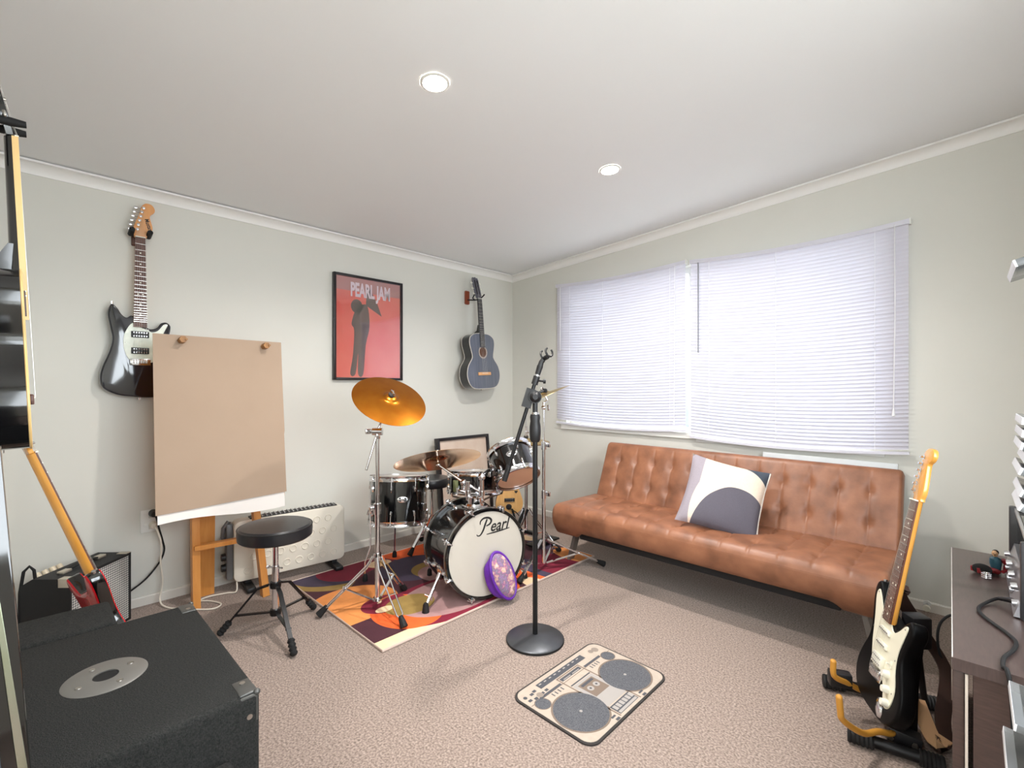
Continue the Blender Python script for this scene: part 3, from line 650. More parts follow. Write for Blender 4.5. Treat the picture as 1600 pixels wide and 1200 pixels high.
build('height_bolt', MB().cyl(S0+V((-.03, -.02, .305)), S0+V((.03, .02, .305)), .004, n=8).box(S0+V((-.034, -.022, .305)), (.008, .018, .014), bev=.002), chrome, so)
for zz, nm in ((.225, 'upper_collar'), (.095, 'lower_collar')): build(nm, MB().lathe([(.0165, -.014), (.024, -.014), (.026, 0), (.024, .014), (.0165, .014), (.0165, -.014)], 18, Matrix.Translation(S0+V((0, 0, zz)))), blackmetal, so)
for i, f in enumerate(((.663, -2.644), (.716, -2.232), (1.079, -2.472))):
    f = V((*f, .02)); d = V((f.x-S0.x, f.y-S0.y, 0)).normalized(); sd = V((-d.y, d.x, 0)); top = S0+d*.03+V((0, 0, .225)); kn = top+d*.05+V((0, 0, -.015))
    l = build('leg', MB().strip([top, kn, f-(f-kn).normalized()*.04], sd, .018, .009), blackmetal, so)
    mid = kn.lerp(f, .62); build('brace', MB().strip([S0+d*.024+V((0, 0, .095)), mid], sd, .015, .006).cyl(mid-sd*.012, mid+sd*.012, .005, n=8), blackmetal, l)
    dn = (f-kn).normalized(); fb = MB(); pts = []; rr = []
    for k in range(9): pts.append(f-dn*.06+dn*.07*k/8); rr.append(.017 if k % 2 else .0125)
    fb.tube(pts, rr, 12); build('ribbed_foot', fb, rubber, l)
# microphone stand
MS = V((1.735, -1.640, 0)); ms = thing('microphone_stand', 'black round-base microphone stand with tilted boom and empty clip', 'stand', MS)
build('base', MB().lathe([(0, 0), (.128, 0), (.132, .004), (.132, .011), (.126, .016), (.04, .024), (.016, .030), (0, .030)], 64, Matrix.Translation(MS)), mat('graphite_base', (78, 80, 84), .38, .6), ms)
build('base_rim', MB().lathe([(.1322, .001), (.1335, .002), (.1335, .010), (.1322, .011)], 64, Matrix.Translation(MS)), rubber, ms)
build('lower_tube', MB().cyl(MS+V((0, 0, .02)), MS+V((0, 0, .93)), .0115, n=16), mat('black_tube', (28, 29, 31), .35, .3), ms)
build('grip_clutch', MB().lathe([(.0, .915), (.019, .915), (.024, .925), (.0265, .955), (.026, .985), (.022, 1.01), (.024, 1.03), (.021, 1.042), (0, 1.042)], 20, Matrix.Translation(MS)), blackplastic, ms)
build('chrome_ring', MB().cyl(MS+V((0, 0, 1.042)), MS+V((0, 0, 1.052)), .015, n=18), chrome, ms)
build('upper_tube', MB().cyl(MS+V((0, 0, 1.05)), MS+V((0, 0, 1.11)), .012, n=16), blackplastic, ms)
bv = V((.717, .697, 0)); cvv = V((.697, -.717, 0))
pc = MS+V((0, 0, 1.122))
build('boom_pivot', MB().cyl(pc-cvv*.035, pc+cvv*.012, .030, n=24).cyl(pc+cvv*.012, pc+cvv*.028, .026, .012, n=24), blackplastic, ms)
bo = pc-cvv*.022
B0, B1 = V((1.6251, -1.7227, 0.7502)), V((1.7383, -1.6127, 1.2565))
dv = (B1-B0).normalized()
build('boom_tube', MB().cyl(B0, B0+dv*.465, .0088, n=14), mat('black_tube', (28, 29, 31), .35, .3), ms)
build('boom_counterweight', MB().cyl(B0-dv*.02, B0+dv*.055, .0125, n=14), blackplastic, ms)
q_ = V((1.7020, -1.6480, 1.1165)); build('boom_clamp', MB().strip([q_-dv*.045, q_+dv*.045], bv, .044, .034).cyl(q_+bv*.02+dv*.02, q_+bv*.062+dv*.035, .006, n=8).box(q_+bv*.064+dv*.036, (.026, .012, .02), bev=.005), blackplastic, ms)
e1 = B0+dv*.455
build('boom_end_clamp', MB().cyl(e1-dv*.005, e1+dv*.035, .0155, n=16).cyl(e1+dv*.015, e1+dv*.01+bv*.04, .005, n=8).cyl(e1+dv*.01+bv*.036, e1+dv*.01+bv*.048, .011, n=10), blackplastic, ms)
build('chrome_collar', MB().cyl(e1+dv*.036, e1+dv*.043, .012, n=14), chrome, ms)
clip = MB().cyl(e1+dv*.043, e1+dv*.085, .0125, .0145, n=16).tube([e1+dv*.085, e1+dv*.105, e1+dv*.115+bv*.006], [.013, .012, .012], 12)
cp = e1+dv*.145+bv*.012; ax = (bv*.55+cvv*.7+V((0, 0, .3))).normalized(); F_ = frame(ax, dv)
for k in (0, 1):
    o2 = cp+ax*(k*.036-.018)
    clip.tube([o2+F_ @ V((.021*math.cos(a), .021*math.sin(a), 0)) for a in [math.radians(35+29*i) for i in range(11)]], .0048, 8)
clip.tube([cp-dv*.021+ax*.018, cp-dv*.021-ax*.018], .011, 10)
build('microphone_clip', clip, blackplastic, ms)
# purple floral cap leaning on the bass drum head
FLO = mat('floral_print', (120, 80, 150), .9, col2=(222, 186, 190), nscale=38, ndetail=5, ncontrast=.4)
rp = next(n for n in FLO.node_tree.nodes if n.type == 'VALTORGB').color_ramp
for p_, c_ in ((.40, (150, 122, 156)), (.48, (116, 110, 124)), (.54, (166, 100, 146)), (.62, (196, 168, 140))): rp.elements.new(p_).color = rgba(c_)
PUR = mat('purple_satin', (104, 40, 168), .45, col2=(74, 24, 120), nscale=18)
ho = V((1.3738, -1.4859, 0.1533)); hz = V((.95, -.12, .27)).normalized(); hy = V((-.30, -.26, 1)); hy = (hy-hz*hy.dot(hz)).normalized(); hx = hy.cross(hz)
hx = hy.cross(hz).normalized()
HM = mtx(ho, hx, hy, hz)
cap = thing('cap', 'purple cap with floral oval crown leaning on the white drum head', 'cap', M=HM)
build('crown', MB().lathe([(0, .016), (.6, .014), (.9, .006), (1.0, -.004), (1.0, -.008)], 40, HM @ Matrix.Diagonal((.066, .126, 1, 1))), FLO, cap)
build('rim', MB().tube([HM @ V((.068*math.cos(2*PI*i/40), .128*math.sin(2*PI*i/40), -.006)) for i in range(40)], .0085, 8, closed=True), PUR, cap)
pm = MB(); pts = []
n, k = 36, 9
vs, fs = [], []
for i in range(k):
    u = i/(k-1); 
    for j in range(n):
        a = 2*PI*j/n; fo = 1+.05*math.sin(5*a+3*u)*u*(1-u)*4
        sc = (1-.25*u**2)*fo*(1 if u < .9 else .55)
        vs.append(HM @ V((.068*math.cos(a)*sc-.040*u, .126*math.sin(a)*sc-.006*u, -.008-.044*u)))
for i in range(k-1):
    for j in range(n): fs.append((i*n+j, i*n+(j+1) % n, (i+1)*n+(j+1) % n, (i+1)*n+j))
fs.append(tuple((k-1)*n+j for j in range(n)))
build('band', MB().add(vs, fs), PUR, cap, ang=60)
# ------------------------------------------------------------------ guitars
def gmtx(o, up, n):
    Z = V(up).normalized(); n = V(n); n = (n-Z*n.dot(Z)).normalized(); Y = -n; return mtx(o, Y.cross(Z), Y, Z)
fretm = mat('fret_nickel', (220, 218, 212), .25, 1.0)
def neck_parts(t, z0, z1, w0, w1, thick, nutz, scale, fb_y, fbm, neckm, nfrets, doty=True, fb0=None):
    """neck from heel z0 to nut z1; fretboard from fb0 (over the body) to the nut; local coords"""
    n = 9; pr = []
    for i in range(n): a = PI*i/(n-1); pr.append((math.cos(a), math.sin(a)))
    vs, fs = [], []
    for z, w_, th in ((z0, w0, thick*1.15), (z0+.03, w0, thick*1.1), ((z0+z1)/2, (w0+w1)/2, thick), (z1, w1, thick*.92)):
        for c, s in pr: vs.append((c*w_/2, fb_y+.005+s*th, z))
    for k in range(3):
        for i in range(n-1): fs.append((k*n+i, k*n+i+1, (k+1)*n+i+1, (k+1)*n+i))
        fs.append((k*n+n-1, k*n, (k+1)*n, (k+1)*n+n-1))
    fs += [tuple(range(n)), tuple(3*n+i for i in range(n))]
    nk = build('neck', MB().add(vs, fs), neckm, t, local=True, ang=40)
    fb0 = z0 if fb0 is None else fb0
    wz = lambda z: w0+(w1-w0)*(z-z0)/(z1-z0)
    fb = build('fretboard', MB().add([(s*wz(z)/2, y, z) for z in (fb0, z1) for s, y in ((-1, fb_y+.005), (1, fb_y+.005), (1, fb_y), (-1, fb_y))], [(0, 1, 2, 3), (7, 6, 5, 4), (0, 4, 5, 1), (1, 5, 6, 2), (2, 6, 7, 3), (3, 7, 4, 0)]), fbm, t, local=True)
    src = None
    for k in range(1, nfrets+1):
        z = z1-scale*(1-2**(-k/12))
        if z < fb0+.003: break
        if src is None: src = fr = build('fret', MB().box((0, 0, 0), (1, .0016, .0022)), fretm, fb, local=True)
        else: fr = dup(src, parent=fb)
        fr.location = (0, fb_y-.0005, z); fr.scale = (wz(z), 1, 1)
    if doty:
        src = None
        for k in (3, 5, 7, 9, 12, 12.01, 15, 17, 19):
            kk = int(k); z = z1-scale*(1-(2**(-kk/12)+2**(-(kk-1)/12))/2)
            if z < fb0+.004: break
            dx = 0 if kk != 12 else (.010 if k == 12 else -.010)
            if src is None: src = d = build('inlay_dot', MB().cyl((0, 0, 0), (0, -.0006, 0), .0034, n=10), ivory, fb, local=True)
            else: d = dup(src, parent=fb)
            d.location = (dx, fb_y, z)
    build('nut', MB().box((0, fb_y-.001, z1+.002), (wz(z1), .008, .004)), ivory, t, local=True)
    return fb
def strings(t, zb, yb, zn, yn, sp_b, sp_n, heads=None, n=6, r=.00032):
    for i in range(n):
        u = (i-(n-1)/2)/((n-1)/2); pts = [(u*sp_b/2, yb, zb), (u*sp_n/2, yn, zn)]
        if heads: pts.append(heads[i])
        build('string', MB().tube(pts, r*(1.25-.25*u), 5), wire, t, local=True)
def sixinline(t, hz0, hm, pts, y0, y1, tn, sgn=-1):
    hs = build('headstock', MB().prism(crom([(p[0], p[1]+hz0, 0) for p in []], 1) if False else [(q.x, q.y) for q in crom([(p[0], p[1]+hz0, 0) for p in pts], 4)], y0, y1, .002), hm, t, local=True)
    src = None
    for (x, z, l) in tn:
        if src is None:
            src = q = build('tuner', MB().cyl((0, y0-.012, 0), (0, y1, 0), .0038, n=10).cyl((0, y0-.002, 0), (0, y0, 0), .007, n=10).cyl((0, (y0+y1)/2+.008, 0), (sgn*l, (y0+y1)/2+.008, 0), .0028, n=8).box((sgn*(l+.008), (y0+y1)/2+.008, 0), (.018, .006, .013), bev=.003), chrome, t, local=True)
        else: q = dup(src, parent=t)
        q.location = (x, 0, z+hz0)
    return hs
def humbucker(t, z, cover, w_=.07, h=.036, y=-.012, m=None):
    b = build('pickup', MB().box((0, y+.004, z), (w_, .012, h), bev=.002), m or blackplastic, t, local=True)
    build('pole_screws', mbps(z, y, w_, h), chrome, b, local=True)
def mbps(z, y, w_, h, rows=(-.009, .009)):
    mb = MB()
    for r in rows:
        for i in range(6): mb.cyl((-.026+.0104*i, y-.0035, z+r), (-.026+.0104*i, y, z+r), .0026, n=6)
    return mb
# --- offset guitar on the left wall
GO = V((.066, -2.863, 1.107))
t = thing('electric_guitar', 'dark blue offset electric guitar with pearl white guard hanging on wall behind the easel', 'guitar', M=gmtx(GO, (0, 0, 1), (1, 0, 0)))
o = [(-.111,.483),(-.123,.465),(-.129,.428),(-.118,.357),(-.111,.303),(-.124,.238),(-.149,.165),(-.159,.111),(-.153,.066),(-.128,.039),(-.082,.018),(-.032,.010),(.03,.004),(.085,.010),(.125,.035),(.145,.085),(.140,.135),(.118,.185),(.104,.235),(.108,.280),(.124,.330),(.132,.375),(.129,.395),(.113,.408),(.090,.402),(.074,.378),(.051,.367),(.029,.374),(-.028,.430),(-.054,.418),(-.075,.434),(-.089,.460)]
bodym = mat('dark_blue_gloss', (10, 12, 26), .10, coat=1.0)
build('body', MB().prism([(q.x, q.y) for q in crom([(a, b, 0) for a, b in o], 4)], 0, .044, .008, 3), bodym, t, local=True)
pearl = mat('mint_pearl_guard', (226, 230, 214), .3, col2=(206, 214, 198), nscale=40)
pg = [(-.032,.392),(-.060,.345),(-.068,.300),(-.062,.240),(-.035,.190),(.0,.182),(.05,.19),(.075,.21),(.085,.26),(.09,.32),(.112,.378),(.118,.392),(.112,.398),(.098,.392),(.075,.36),(.05,.35),(.03,.36),(.0,.372)]
build('pickguard', MB().prism([(q.x, q.y) for q in crom([(a, b, 0) for a, b in pg], 4)], -.003, 0.001, .0008, 1), pearl, t, local=True)
fb = neck_parts(t, .372, .839, .056, .042, .020, .839, .610, -.012, rosewood, mat('maple_neck', (222, 170, 108), .35), 22)
for z in (.334, .249): humbucker(t, z, None, .074, .032, -.008)
br = build('bridge', MB().box((0, -.006, .190), (.086, .010, .034), bev=.002), chrome, t, local=True)
for i in range(6): build('saddle', MB().box((-.026+.0104*i, -.012, .192), (.008, .006, .018), bev=.001), steel, br, local=True)
hsm = mat('satin_maple_head', (216, 148, 88), .4, col2=(226, 164, 106), nscale=10, stretch=(5, 5, .6))
sixinline(t, .839, hsm, [(-.022, 0), (-.024, .035), (-.026, .055), (-.012, .10), (.000, .135), (.006, .165), (.022, .184), (.046, .184), (.060, .166), (.060, .146), (.046, .130), (.040, .115), (.046, .090), (.052, .060), (.046, .035), (.030, .012), (.021, 0)], -.006, .010, [(-.012, .042, .022), (-.008, .066, .020), (-.003, .090, .022), (.002, .113, .022), (.007, .136, .022), (.014, .158, .024)])
build('head_lettering', text('Mustang', .026, 0, .0003, t.matrix_world @ mtx((.035, -.0066, .839+.070), (.28, 0, -.96), (.96, 0, .28), (0, -1, 0)), .8, .0006), blackplastic, t)
strings(t, .195, -.016, .841, -.014, .054, .036, [(-.012+.005*i, -.014, .839+.042+.0232*i) for i in range(6)])
for a, b in ((-.112, .484), (.0, .004)): build('strap_button', MB().cyl((a, .02, b), (a, .02, b+(.012 if b > .2 else -.012)), .0065, n=10), chrome, t, local=True)
for a, b in ((-.060, .345), (-.066, .29), (-.034, .192), (.08, .25), (.112, .392), (-.03, .385)): build('guard_screw', MB().cyl((a*.93, -.0036, b), (a*.93, -.003, b), .0026, n=8), steel, t, local=True)
h = thing('guitar_hanger', 'small black padded wall hook holding the blue offset guitar', 'hook', (0, -2.863, 1.955))
hw_ = V((0, -2.863, 1.962))
build('plate', MB().box(hw_+V((.012, 0, 0)), (.022, .06, .10), bev=.006), mat('dark_wood_block', (86, 44, 26), .4), h)
build('yoke', MB().tube([hw_+V((.02, 0, -.0)), hw_+V((.05, 0, -.0)), hw_+V((.055, 0, -.0))], .006, 8).tube([hw_+V((.052, -.038, -.005)), hw_+V((.052, 0, -.012)), hw_+V((.052, .038, -.005))], .005, 8), blackmetal, h)
for s in (-1, 1): build('padded_prong', MB().cyl(hw_+V((.048, s*.037, .0)), hw_+V((.108, s*.037, .012)), .0125, n=14), rubber, h)
# --- acoustic-type guitars
def acoustic(label, M, L_, up_w, waist, low_w, depth, topm, sidem, bind, rosette, bridge_m, necklen, nutw, headm_, slotted, fbm, scale, bodyname='acoustic_guitar', neckm=None, holez=.66):
    t = thing(bodyname, label, 'guitar', M=M)
    f = [(.0, 0), (.30*low_w, .012*L_), (.44*low_w, .09*L_), (.5*low_w, .24*L_), (.46*low_w, .40*L_), (.5*waist*1.04, .54*L_), (.5*waist, .61*L_), (.5*waist*1.07, .69*L_), (.5*up_w*.99, .82*L_), (.46*up_w, .92*L_), (.30*up_w, .985*L_), (.10*up_w, L_)]
    pts = f + [(-a, b) for a, b in f[:0:-1]]
    out = [(q.x, q.y) for q in crom([(a, b, 0) for a, b in pts], 5)]
    def sc(s): 
        cz_ = .46*L_; return [(x*s, cz_+(z-cz_)*s) for x, z in out]
    k = len(out); mb = MB(); vs, fs = [], []
    hz, hr = L_*holez, .043
    mb.prism(out, .0015, depth, .0, 1); build('body', mb, sidem, t, local=True)
    build('soundboard', MB().prism(out, 0, .003, .0), topm, t, local=True)
    for y in (0.001, depth-.001): build('binding', MB().tube([(x, y, z) for x, z in out], .0022 if y > .01 else .003, 6, closed=True), bind, t, local=True)
    build('soundhole', MB().cyl((0, -.0008, hz), (0, .0006, hz), hr, n=32), mat('soundhole_interior', (92, 58, 40), .8), t, local=True)
    rm = MB(); rm.lathe([(hr, 0), (hr, .0016), (hr+.012, .0016), (hr+.012, 0)], 40, mtx((0, 0, hz), (1, 0, 0), (0, 0, 1), (0, -1, 0))); build('rosette', rm, rosette, t, local=True)
    bz = L_*.27; b = build('bridge', MB().box((0, -.005, bz), (.16, .010, .026), bev=.002), bridge_m, t, local=True)
    build('saddle', MB().box((0, -.0115, bz+.004), (.075, .004, .003)), ivory, b, local=True)
    z1 = L_+necklen
    neck_parts(t, L_-.01, z1, .056, nutw, .021, z1, scale, -.006, fbm, neckm or sidem, 19, doty=not slotted, fb0=hz+hr-.002)
    build('neck_heel', MB().tube([(0, .006, L_-.012), (0, .006, L_+.012), (0, .006, L_+.055)], [.026, .022, .010], 12) if False else MB().add([(s*w_, y, z) for z, y1, w_ in ((L_-.012, depth*.92, .016), (L_+.012, depth*.80, .016), (L_+.03, depth*.42, .019), (L_+.075, .022, .022)) for s, y in ((-1, 0.0), (1, 0.0), (1, y1), (-1, y1))], [(0, 1, 2, 3), (15, 14, 13, 12)]+[(4*i+j, 4*i+(j+1) % 4, 4*i+4+(j+1) % 4, 4*i+4+j) for i in range(3) for j in range(4)]), neckm or sidem, t, local=True)
    HL = .19
    hd = [(-.022, 0), (-.034, .03), (-.036, HL-.02), (-.028, HL), (-.012, HL-.004), (0, HL+.006), (.012, HL-.004), (.028, HL), (.036, HL-.02), (.034, .03), (.022, 0)]
    T = Matrix.Translation((0, -.002, z1+.004)) @ Matrix.Rotation(math.radians(-11), 4, 'X')
    mb = MB(); mb.prism(hd, 0, .016, .0015, 1, M=T); build('headstock', mb, headm_, t, local=True)
    if slotted:
        for s in (-1, 1): build('head_slot', MB().box((s*.015, -.0005, .10), (.011, .002, .13), T), mat('slot_dark', (14, 12, 12), .7), t, local=True)
    src = None
    for s in (-1, 1):
        for i in range(3):
            mb = MB().cyl((s*.036, .008, .04+.05*i), (s*.052, .008, .04+.05*i), .0026, n=8).box((s*.056, .008, .04+.05*i), (.012, .007, .016), bev=.003)
            mb.cyl((s*.020, -.006, .04+.05*i), (s*.020, .004, .04+.05*i), .004, n=8) if not slotted else mb.cyl((s*.004, .004, .04+.05*i), (s*.026, .004, .04+.05*i), .004, n=8, mi=0)
            q = build('tuner', MB().add([T @ v for v in mb.v], mb.f), ivory if slotted else steel, t, local=True)
    hs = []
    for i in range(6):
        s = -1 if i < 3 else 1; j = i if i < 3 else 5-i; hs.append(tuple(T @ V((s*.020 if not slotted else s*.012, -.004, .04+.05*j))))
    strings(t, bz+.002, -.013, z1+.002, -.0095, .058, nutw*.84, hs)
    build('end_pin', MB().cyl((0, depth/2, 0), (0, depth/2, -.014), .006, n=10), steel, t, local=True)
    return t
greytop = mat('blue_grey_stained_top', (84, 90, 104), .16, col2=(104, 110, 124), nscale=5, stretch=(14, 14, .8), coat=.7)
blackside = mat('black_lacquer_sides', (16, 15, 18), .16, coat=.6)
CO = V((.175, -.520, 1.150)); CU = V((-.045, -.040, .93))
acoustic('blue-grey nylon string guitar hanging on the wall near the corner', gmtx(CO, CU, (1, .12, 0)), .475, .325, .275, .425, .092, greytop, blackside, mat('thin_light_binding', (214, 206, 196), .4), mat('pale_rosette', (208, 200, 190), .4, col2=(120, 100, 90), nscale=120), mat('pale_wood_bridge', (226, 170, 116), .5), .30, .050, mat('grey_head', (92, 92, 104), .35), True, mat('dark_fretboard', (62, 62, 66), .45), .61)
h = thing('guitar_hanger', 'red-brown wall block with curved hook holding the blue-grey nylon string guitar', 'hook', (0, -.575, 1.92))
hv = V((0, -.585, 1.945))
build('plate', MB().box(hv+V((.011, 0, 0)), (.022, .05, .12), bev=.01), mat('red_wood_block', (138, 62, 34), .4), h)
build('yoke', MB().tube([hv+V((.02, .0, -.02)), hv+V((.10, .01, -.03)), hv+V((.11, .012, -.03))], .006, 8).tube([hv+V((.15, -.036, .004)), hv+V((.12, -.030, -.022)), hv+V((.105, .01, -.030)), hv+V((.12, .052, -.022)), hv+V((.15, .062, .004)), hv+V((.155, .075, .02))], .0055, 8), blackmetal, h)
# --- black acoustic hanging beside the camera on the back wall
AO = V((1.062, -3.375, .990))
sunb = mat('black_gloss_sides', (12, 12, 14), .14, coat=.8)
cream = mat('cream_binding', (226, 190, 128), .35)
acoustic('black acoustic guitar with cream edge hanging beside the camera at the far left', gmtx((1.305, -3.268, 1.008), (0, -.036, .86), (0, 1, 0.04)), .475, .29, .245, .395, .115, mat('cedar_black_top', (20, 18, 20), .15, coat=.7), sunb, cream, mat('pale_rosette', (208, 200, 190), .4), rosewood, .365, .044, sunb, False, mat('cream_edged_fretboard', (58, 34, 26), .4), .645)
ac = [o for o in bpy.data.objects if o.name.startswith('acoustic_guitar') and o.parent is None][-1]
build('fretboard_binding', MB().strip([(-.0284, -.0035, .345), (-.0275, -.0035, .475), (-.0232, -.0035, .84)], (0, 1, 0), .013, .0016), cream, ac, local=True)
h = thing('guitar_hanger', 'black forked wall hook with padded prongs holding the far left acoustic guitar', 'hook', (1.305, YB, 1.87))
hv = V((1.305, YB, 1.875))
build('plate', MB().box(hv+V((0, .012, 0)), (.06, .024, .12), bev=.006), blackplastic, h)
build('yoke', MB().tube([hv+V((0, .02, 0)), hv+V((0, .12, 0))], .007, 8).tube([hv+V((-.034, .12, 0)), hv+V((0, .115, -.004)), hv+V((.034, .12, 0))], .006, 8), blackmetal, h)
for s in (-1, 1): build('padded_prong', MB().tube([hv+V((s*.034, .115, -.0)), hv+V((s*.034, .185, .004)), hv+V((s*.034, .212, .006))], [.0095, .0115, .0085], 12), rubber, h)
# --- strat-shaped guitars
ST = [(0, 0), (.070, .003), (.125, .022), (.158, .068), (.160, .115), (.142, .160), (.119, .200), (.114, .235), (.126, .275), (.140, .312), (.134, .338), (.116, .350), (.094, .336), (.070, .312), (.048, .296), (.030, .300), (-.030, .318), (-.048, .322), (-.068, .340), (-.092, .376), (-.114, .400), (-.134, .398), (-.146, .372), (-.142, .330), (-.126, .285), (-.115, .245), (-.119, .205), (-.142, .160), (-.160, .112), (-.157, .066), (-.128, .024), (-.075, .004)]
STo = [(q.x, q.y) for q in crom([(a, b, 0) for a, b in ST], 4)]
HD = [(-.021, 0), (-.026, .016), (-.040, .030), (-.044, .044), (-.036, .075), (-.030, .105), (-.024, .135), (-.020, .160), (-.006, .176), (.016, .180), (.034, .172), (.040, .154), (.032, .138), (.018, .126), (.020, .10), (.026, .06), (.028, .03), (.022, .010), (.021, 0)]
TN6 = [(-.024+.0022*i, .034+.0228*i, .020) for i in range(6)]
def strat(label, M, body_m, side, guard, neckm, nutz, detail=True):
    t = thing('electric_guitar', label, 'guitar', M=M)
    ms = body_m if isinstance(body_m, list) else [body_m]
    build('body', MB().prism(STo, 0, .045, .009, 3, side=side), ms, t, local=True)
    if guard is not None:
        pg = [(.0, .318), (-.030, .318), (-.056, .325), (-.088, .362), (-.108, .375), (-.118, .350), (-.098, .290), (-.085, .240), (-.074, .200), (-.05, .150), (-.02, .135), (.03, .13), (.055, .105), (.075, .062), (.100, .060), (.118, .085), (.122, .130), (.100, .185), (.095, .235), (.108, .285), (.118, .325), (.104, .328), (.075, .300), (.05, .284), (.03, .29)]
        build('pickguard', MB().prism([(q.x, q.y) for q in crom([(a, b, 0) for a, b in pg], 4)], -.003, .001, .0008, 1), guard, t, local=True)
    neck_parts(t, .30, nutz, .056, .042, .021, nutz, .648*nutz/.78, -.011, rosewood, neckm, 21)
    sixinline(t, nutz, neckm, HD, -.004, .010, TN6)
    sb = .132
    strings(t, sb, -.016, nutz+.002, -.0125, .053, .036, [(-.024+.0022*i, -.010, nutz+.034+.0228*i) for i in range(6)])
    build('strap_button', MB().cyl((-.130, .02, .392), (-.136, .02, .406), .0065, n=10), chrome, t, local=True); build('strap_button', MB().cyl((0, .022, 0), (0, .022, -.012), .0065, n=10), chrome, t, local=True)
    if detail:
        for z, rot in ((.268, 0), (.222, 0)):
            T = Matrix.Translation((0, 0, z)) @ Matrix.Rotation(math.radians(rot), 4, 'Y')
            b = build('pickup', MB().box((0, -.006, 0), (.068, .010, .018), T, bev=.005), ivory, t, local=True)
            mb = MB()
            for i in range(6): mb.cyl((-.026+.0104*i, -.013, 0), (-.026+.0104*i, -.010, 0), .0025, n=7, M=T)
            build('pole_pieces', mb, steel, b, local=True)
        humbucker(t, .168, None, .070, .036, -.011, ivory)
        br = build('bridge', MB().box((0, -.005, sb-.008), (.084, .008, .036), bev=.002), chrome, t, local=True)
        for i in range(6): build('saddle', MB().box((-.026+.0104*i, -.011, sb), (.0085, .007, .020), bev=.001), chrome, br, local=True)
        for x, z in ((.070, .155), (.088, .115), (.100, .078)): build('control_knob', MB().lathe([(.0125, 0), (.0115, .010), (.0095, .018), (0, .019)], 18, mtx((x, -.003, z), (1, 0, 0), (0, 0, 1), (0, -1, 0))), ivory, t, local=True)
        build('pickup_switch', MB().box((.078, -.006, .190), (.004, .006, .022)).cyl((.078, -.004, .19), (.082, -.020, .194), .003, n=8), ivory, t, local=True)
        build('jack_plate', MB().add(*tear(.014, .030, -.010), M=mtx((.060, .0, .042), (0, 1, 0), (1, 0, .4), (-.4, 0, 1))), chrome, t, local=True)
        for a, b in ((-.108, .366), (-.09, .25), (-.045, .15), (.07, .07), (.115, .115), (.093, .21), (.110, .318), (.0, .306)): build('guard_screw', MB().cyl((a*.97, -.0037, b), (a*.97, -.003, b), .0026, n=8), steel, t, local=True)
    return t
guardm = mat('aged_white_guard', (232, 228, 206), .35)
gb, gn = V((2.9343, -1.3144, 0.0929)), V((3.0513, -1.2076, 0.7893))
SM = gmtx(gb, gn-gb, (-.89, -.43, .2))
nz = (gn-gb).length
sg = strat('glossy black electric guitar with cream guard and amber headstock on the stand by the sofa', SM, mat('jet_black_gloss', (9, 9, 10), .4, spec=.12), None, guardm, maple, nz)
strapm = mat('dark_leather_strap', (58, 38, 30), .5); tanm = mat('tan_suede', (206, 160, 116), .85)
hb = SM @ V((-.133, .024, .398))
build('strap', MB().strip(crom([hb, SM @ V((-.10, .06, .40)), V((3.0024, -1.1366, 0.4270)), V((3.0494, -1.0072, 0.2836)), V((3.1152, -1.0269, 0.1686)), (3.112, -1.19, .09), (3.118, -1.24, .05), (3.095, -1.27, .045), V((3.0445, -1.1515, 0.0919)), SM @ V((.02, .05, .02))], 6, False), (.7, .7, .1), .042, .004), strapm, sg)
build('strap_lining', MB().strip(crom([(3.116, -1.245, .056), (3.108, -1.262, .053), (3.09, -1.27, .055), V((3.0449, -1.1581, 0.1040))], 6, False), (.7, .7, .1), .046, .004), tanm, sg)
# red guitar
nutp, jnt = V((.868, -3.267, .941)), V((.872, -3.100, .450))
upv = (nutp-jnt).normalized(); rorg = nutp-upv*.84
red = mat('cherry_red_gloss', (196, 8, 26), .2, coat=.3, spec=.3); RM = gmtx(rorg, upv, (-.23, .94, .3))
strat('red and black electric guitar with amber neck leaning in front of the small amplifier', RM, [mat('black_burst_edge', (9, 8, 9), .15, coat=1), red, red], (1, 2), guardm, maple, .84, False)
gs = thing('guitar_stand', 'low black tubular stand under the red guitar, behind the carpeted boxes', 'stand', (rorg.x, rorg.y, 0))
q0 = V((rorg.x, rorg.y, 0))
mb = MB()
for dx, dy in ((-.20, .12), (.20, .12), (0, -.26)): mb.tube([q0+V((0, -.10, .30)), q0+V((dx, dy, .012))], .010, 8)
mb.tube([q0+V((0, -.10, .28)), q0+V((0, -.13, .34))], .009, 8); build('frame', mb, blackmetal, gs)
mb = MB()
for s in (-1, 1): mb.tube([q0+V((s*.02, -.10, .19)), q0+V((s*.07, -.02, .155)), q0+V((s*.07, .06, .165)), q0+V((s*.07, .075, .20))], .009, 8)
build('cradle_arm', mb, rubber, gs)
# small natural guitar in the corner
NM = V((0.4461, -0.4979, 0.1172))
t = thing('small_guitar', 'small natural wood electric guitar with black pickup in the corner behind the drums', 'guitar', M=gmtx(NM, (-.03, .03, 1), (.80, -.60, .1)))
nat = mat('natural_ash', (216, 164, 98), .35, col2=(232, 184, 120), nscale=7, stretch=(8, 8, .8)); sidep = mat('plum_sides', (62, 22, 34), .35)
oo = [(0, 0), (.07, .008), (.108, .05), (.112, .105), (.094, .165), (.078, .205), (.080, .24), (.092, .28), (.082, .31), (.05, .315), (.02, .30), (-.02, .30), (-.05, .315), (-.082, .31), (-.092, .28), (-.08, .24), (-.078, .205), (-.094, .165), (-.112, .105), (-.108, .05), (-.07, .008)]
build('body', MB().prism([(q.x, q.y) for q in crom([(a, b, 0) for a, b in oo], 4)], 0, .05, .003, 1, side=(1, 0)), [sidep, nat], t, local=True)
humbucker(t, .115, None, .085, .028, -.010)
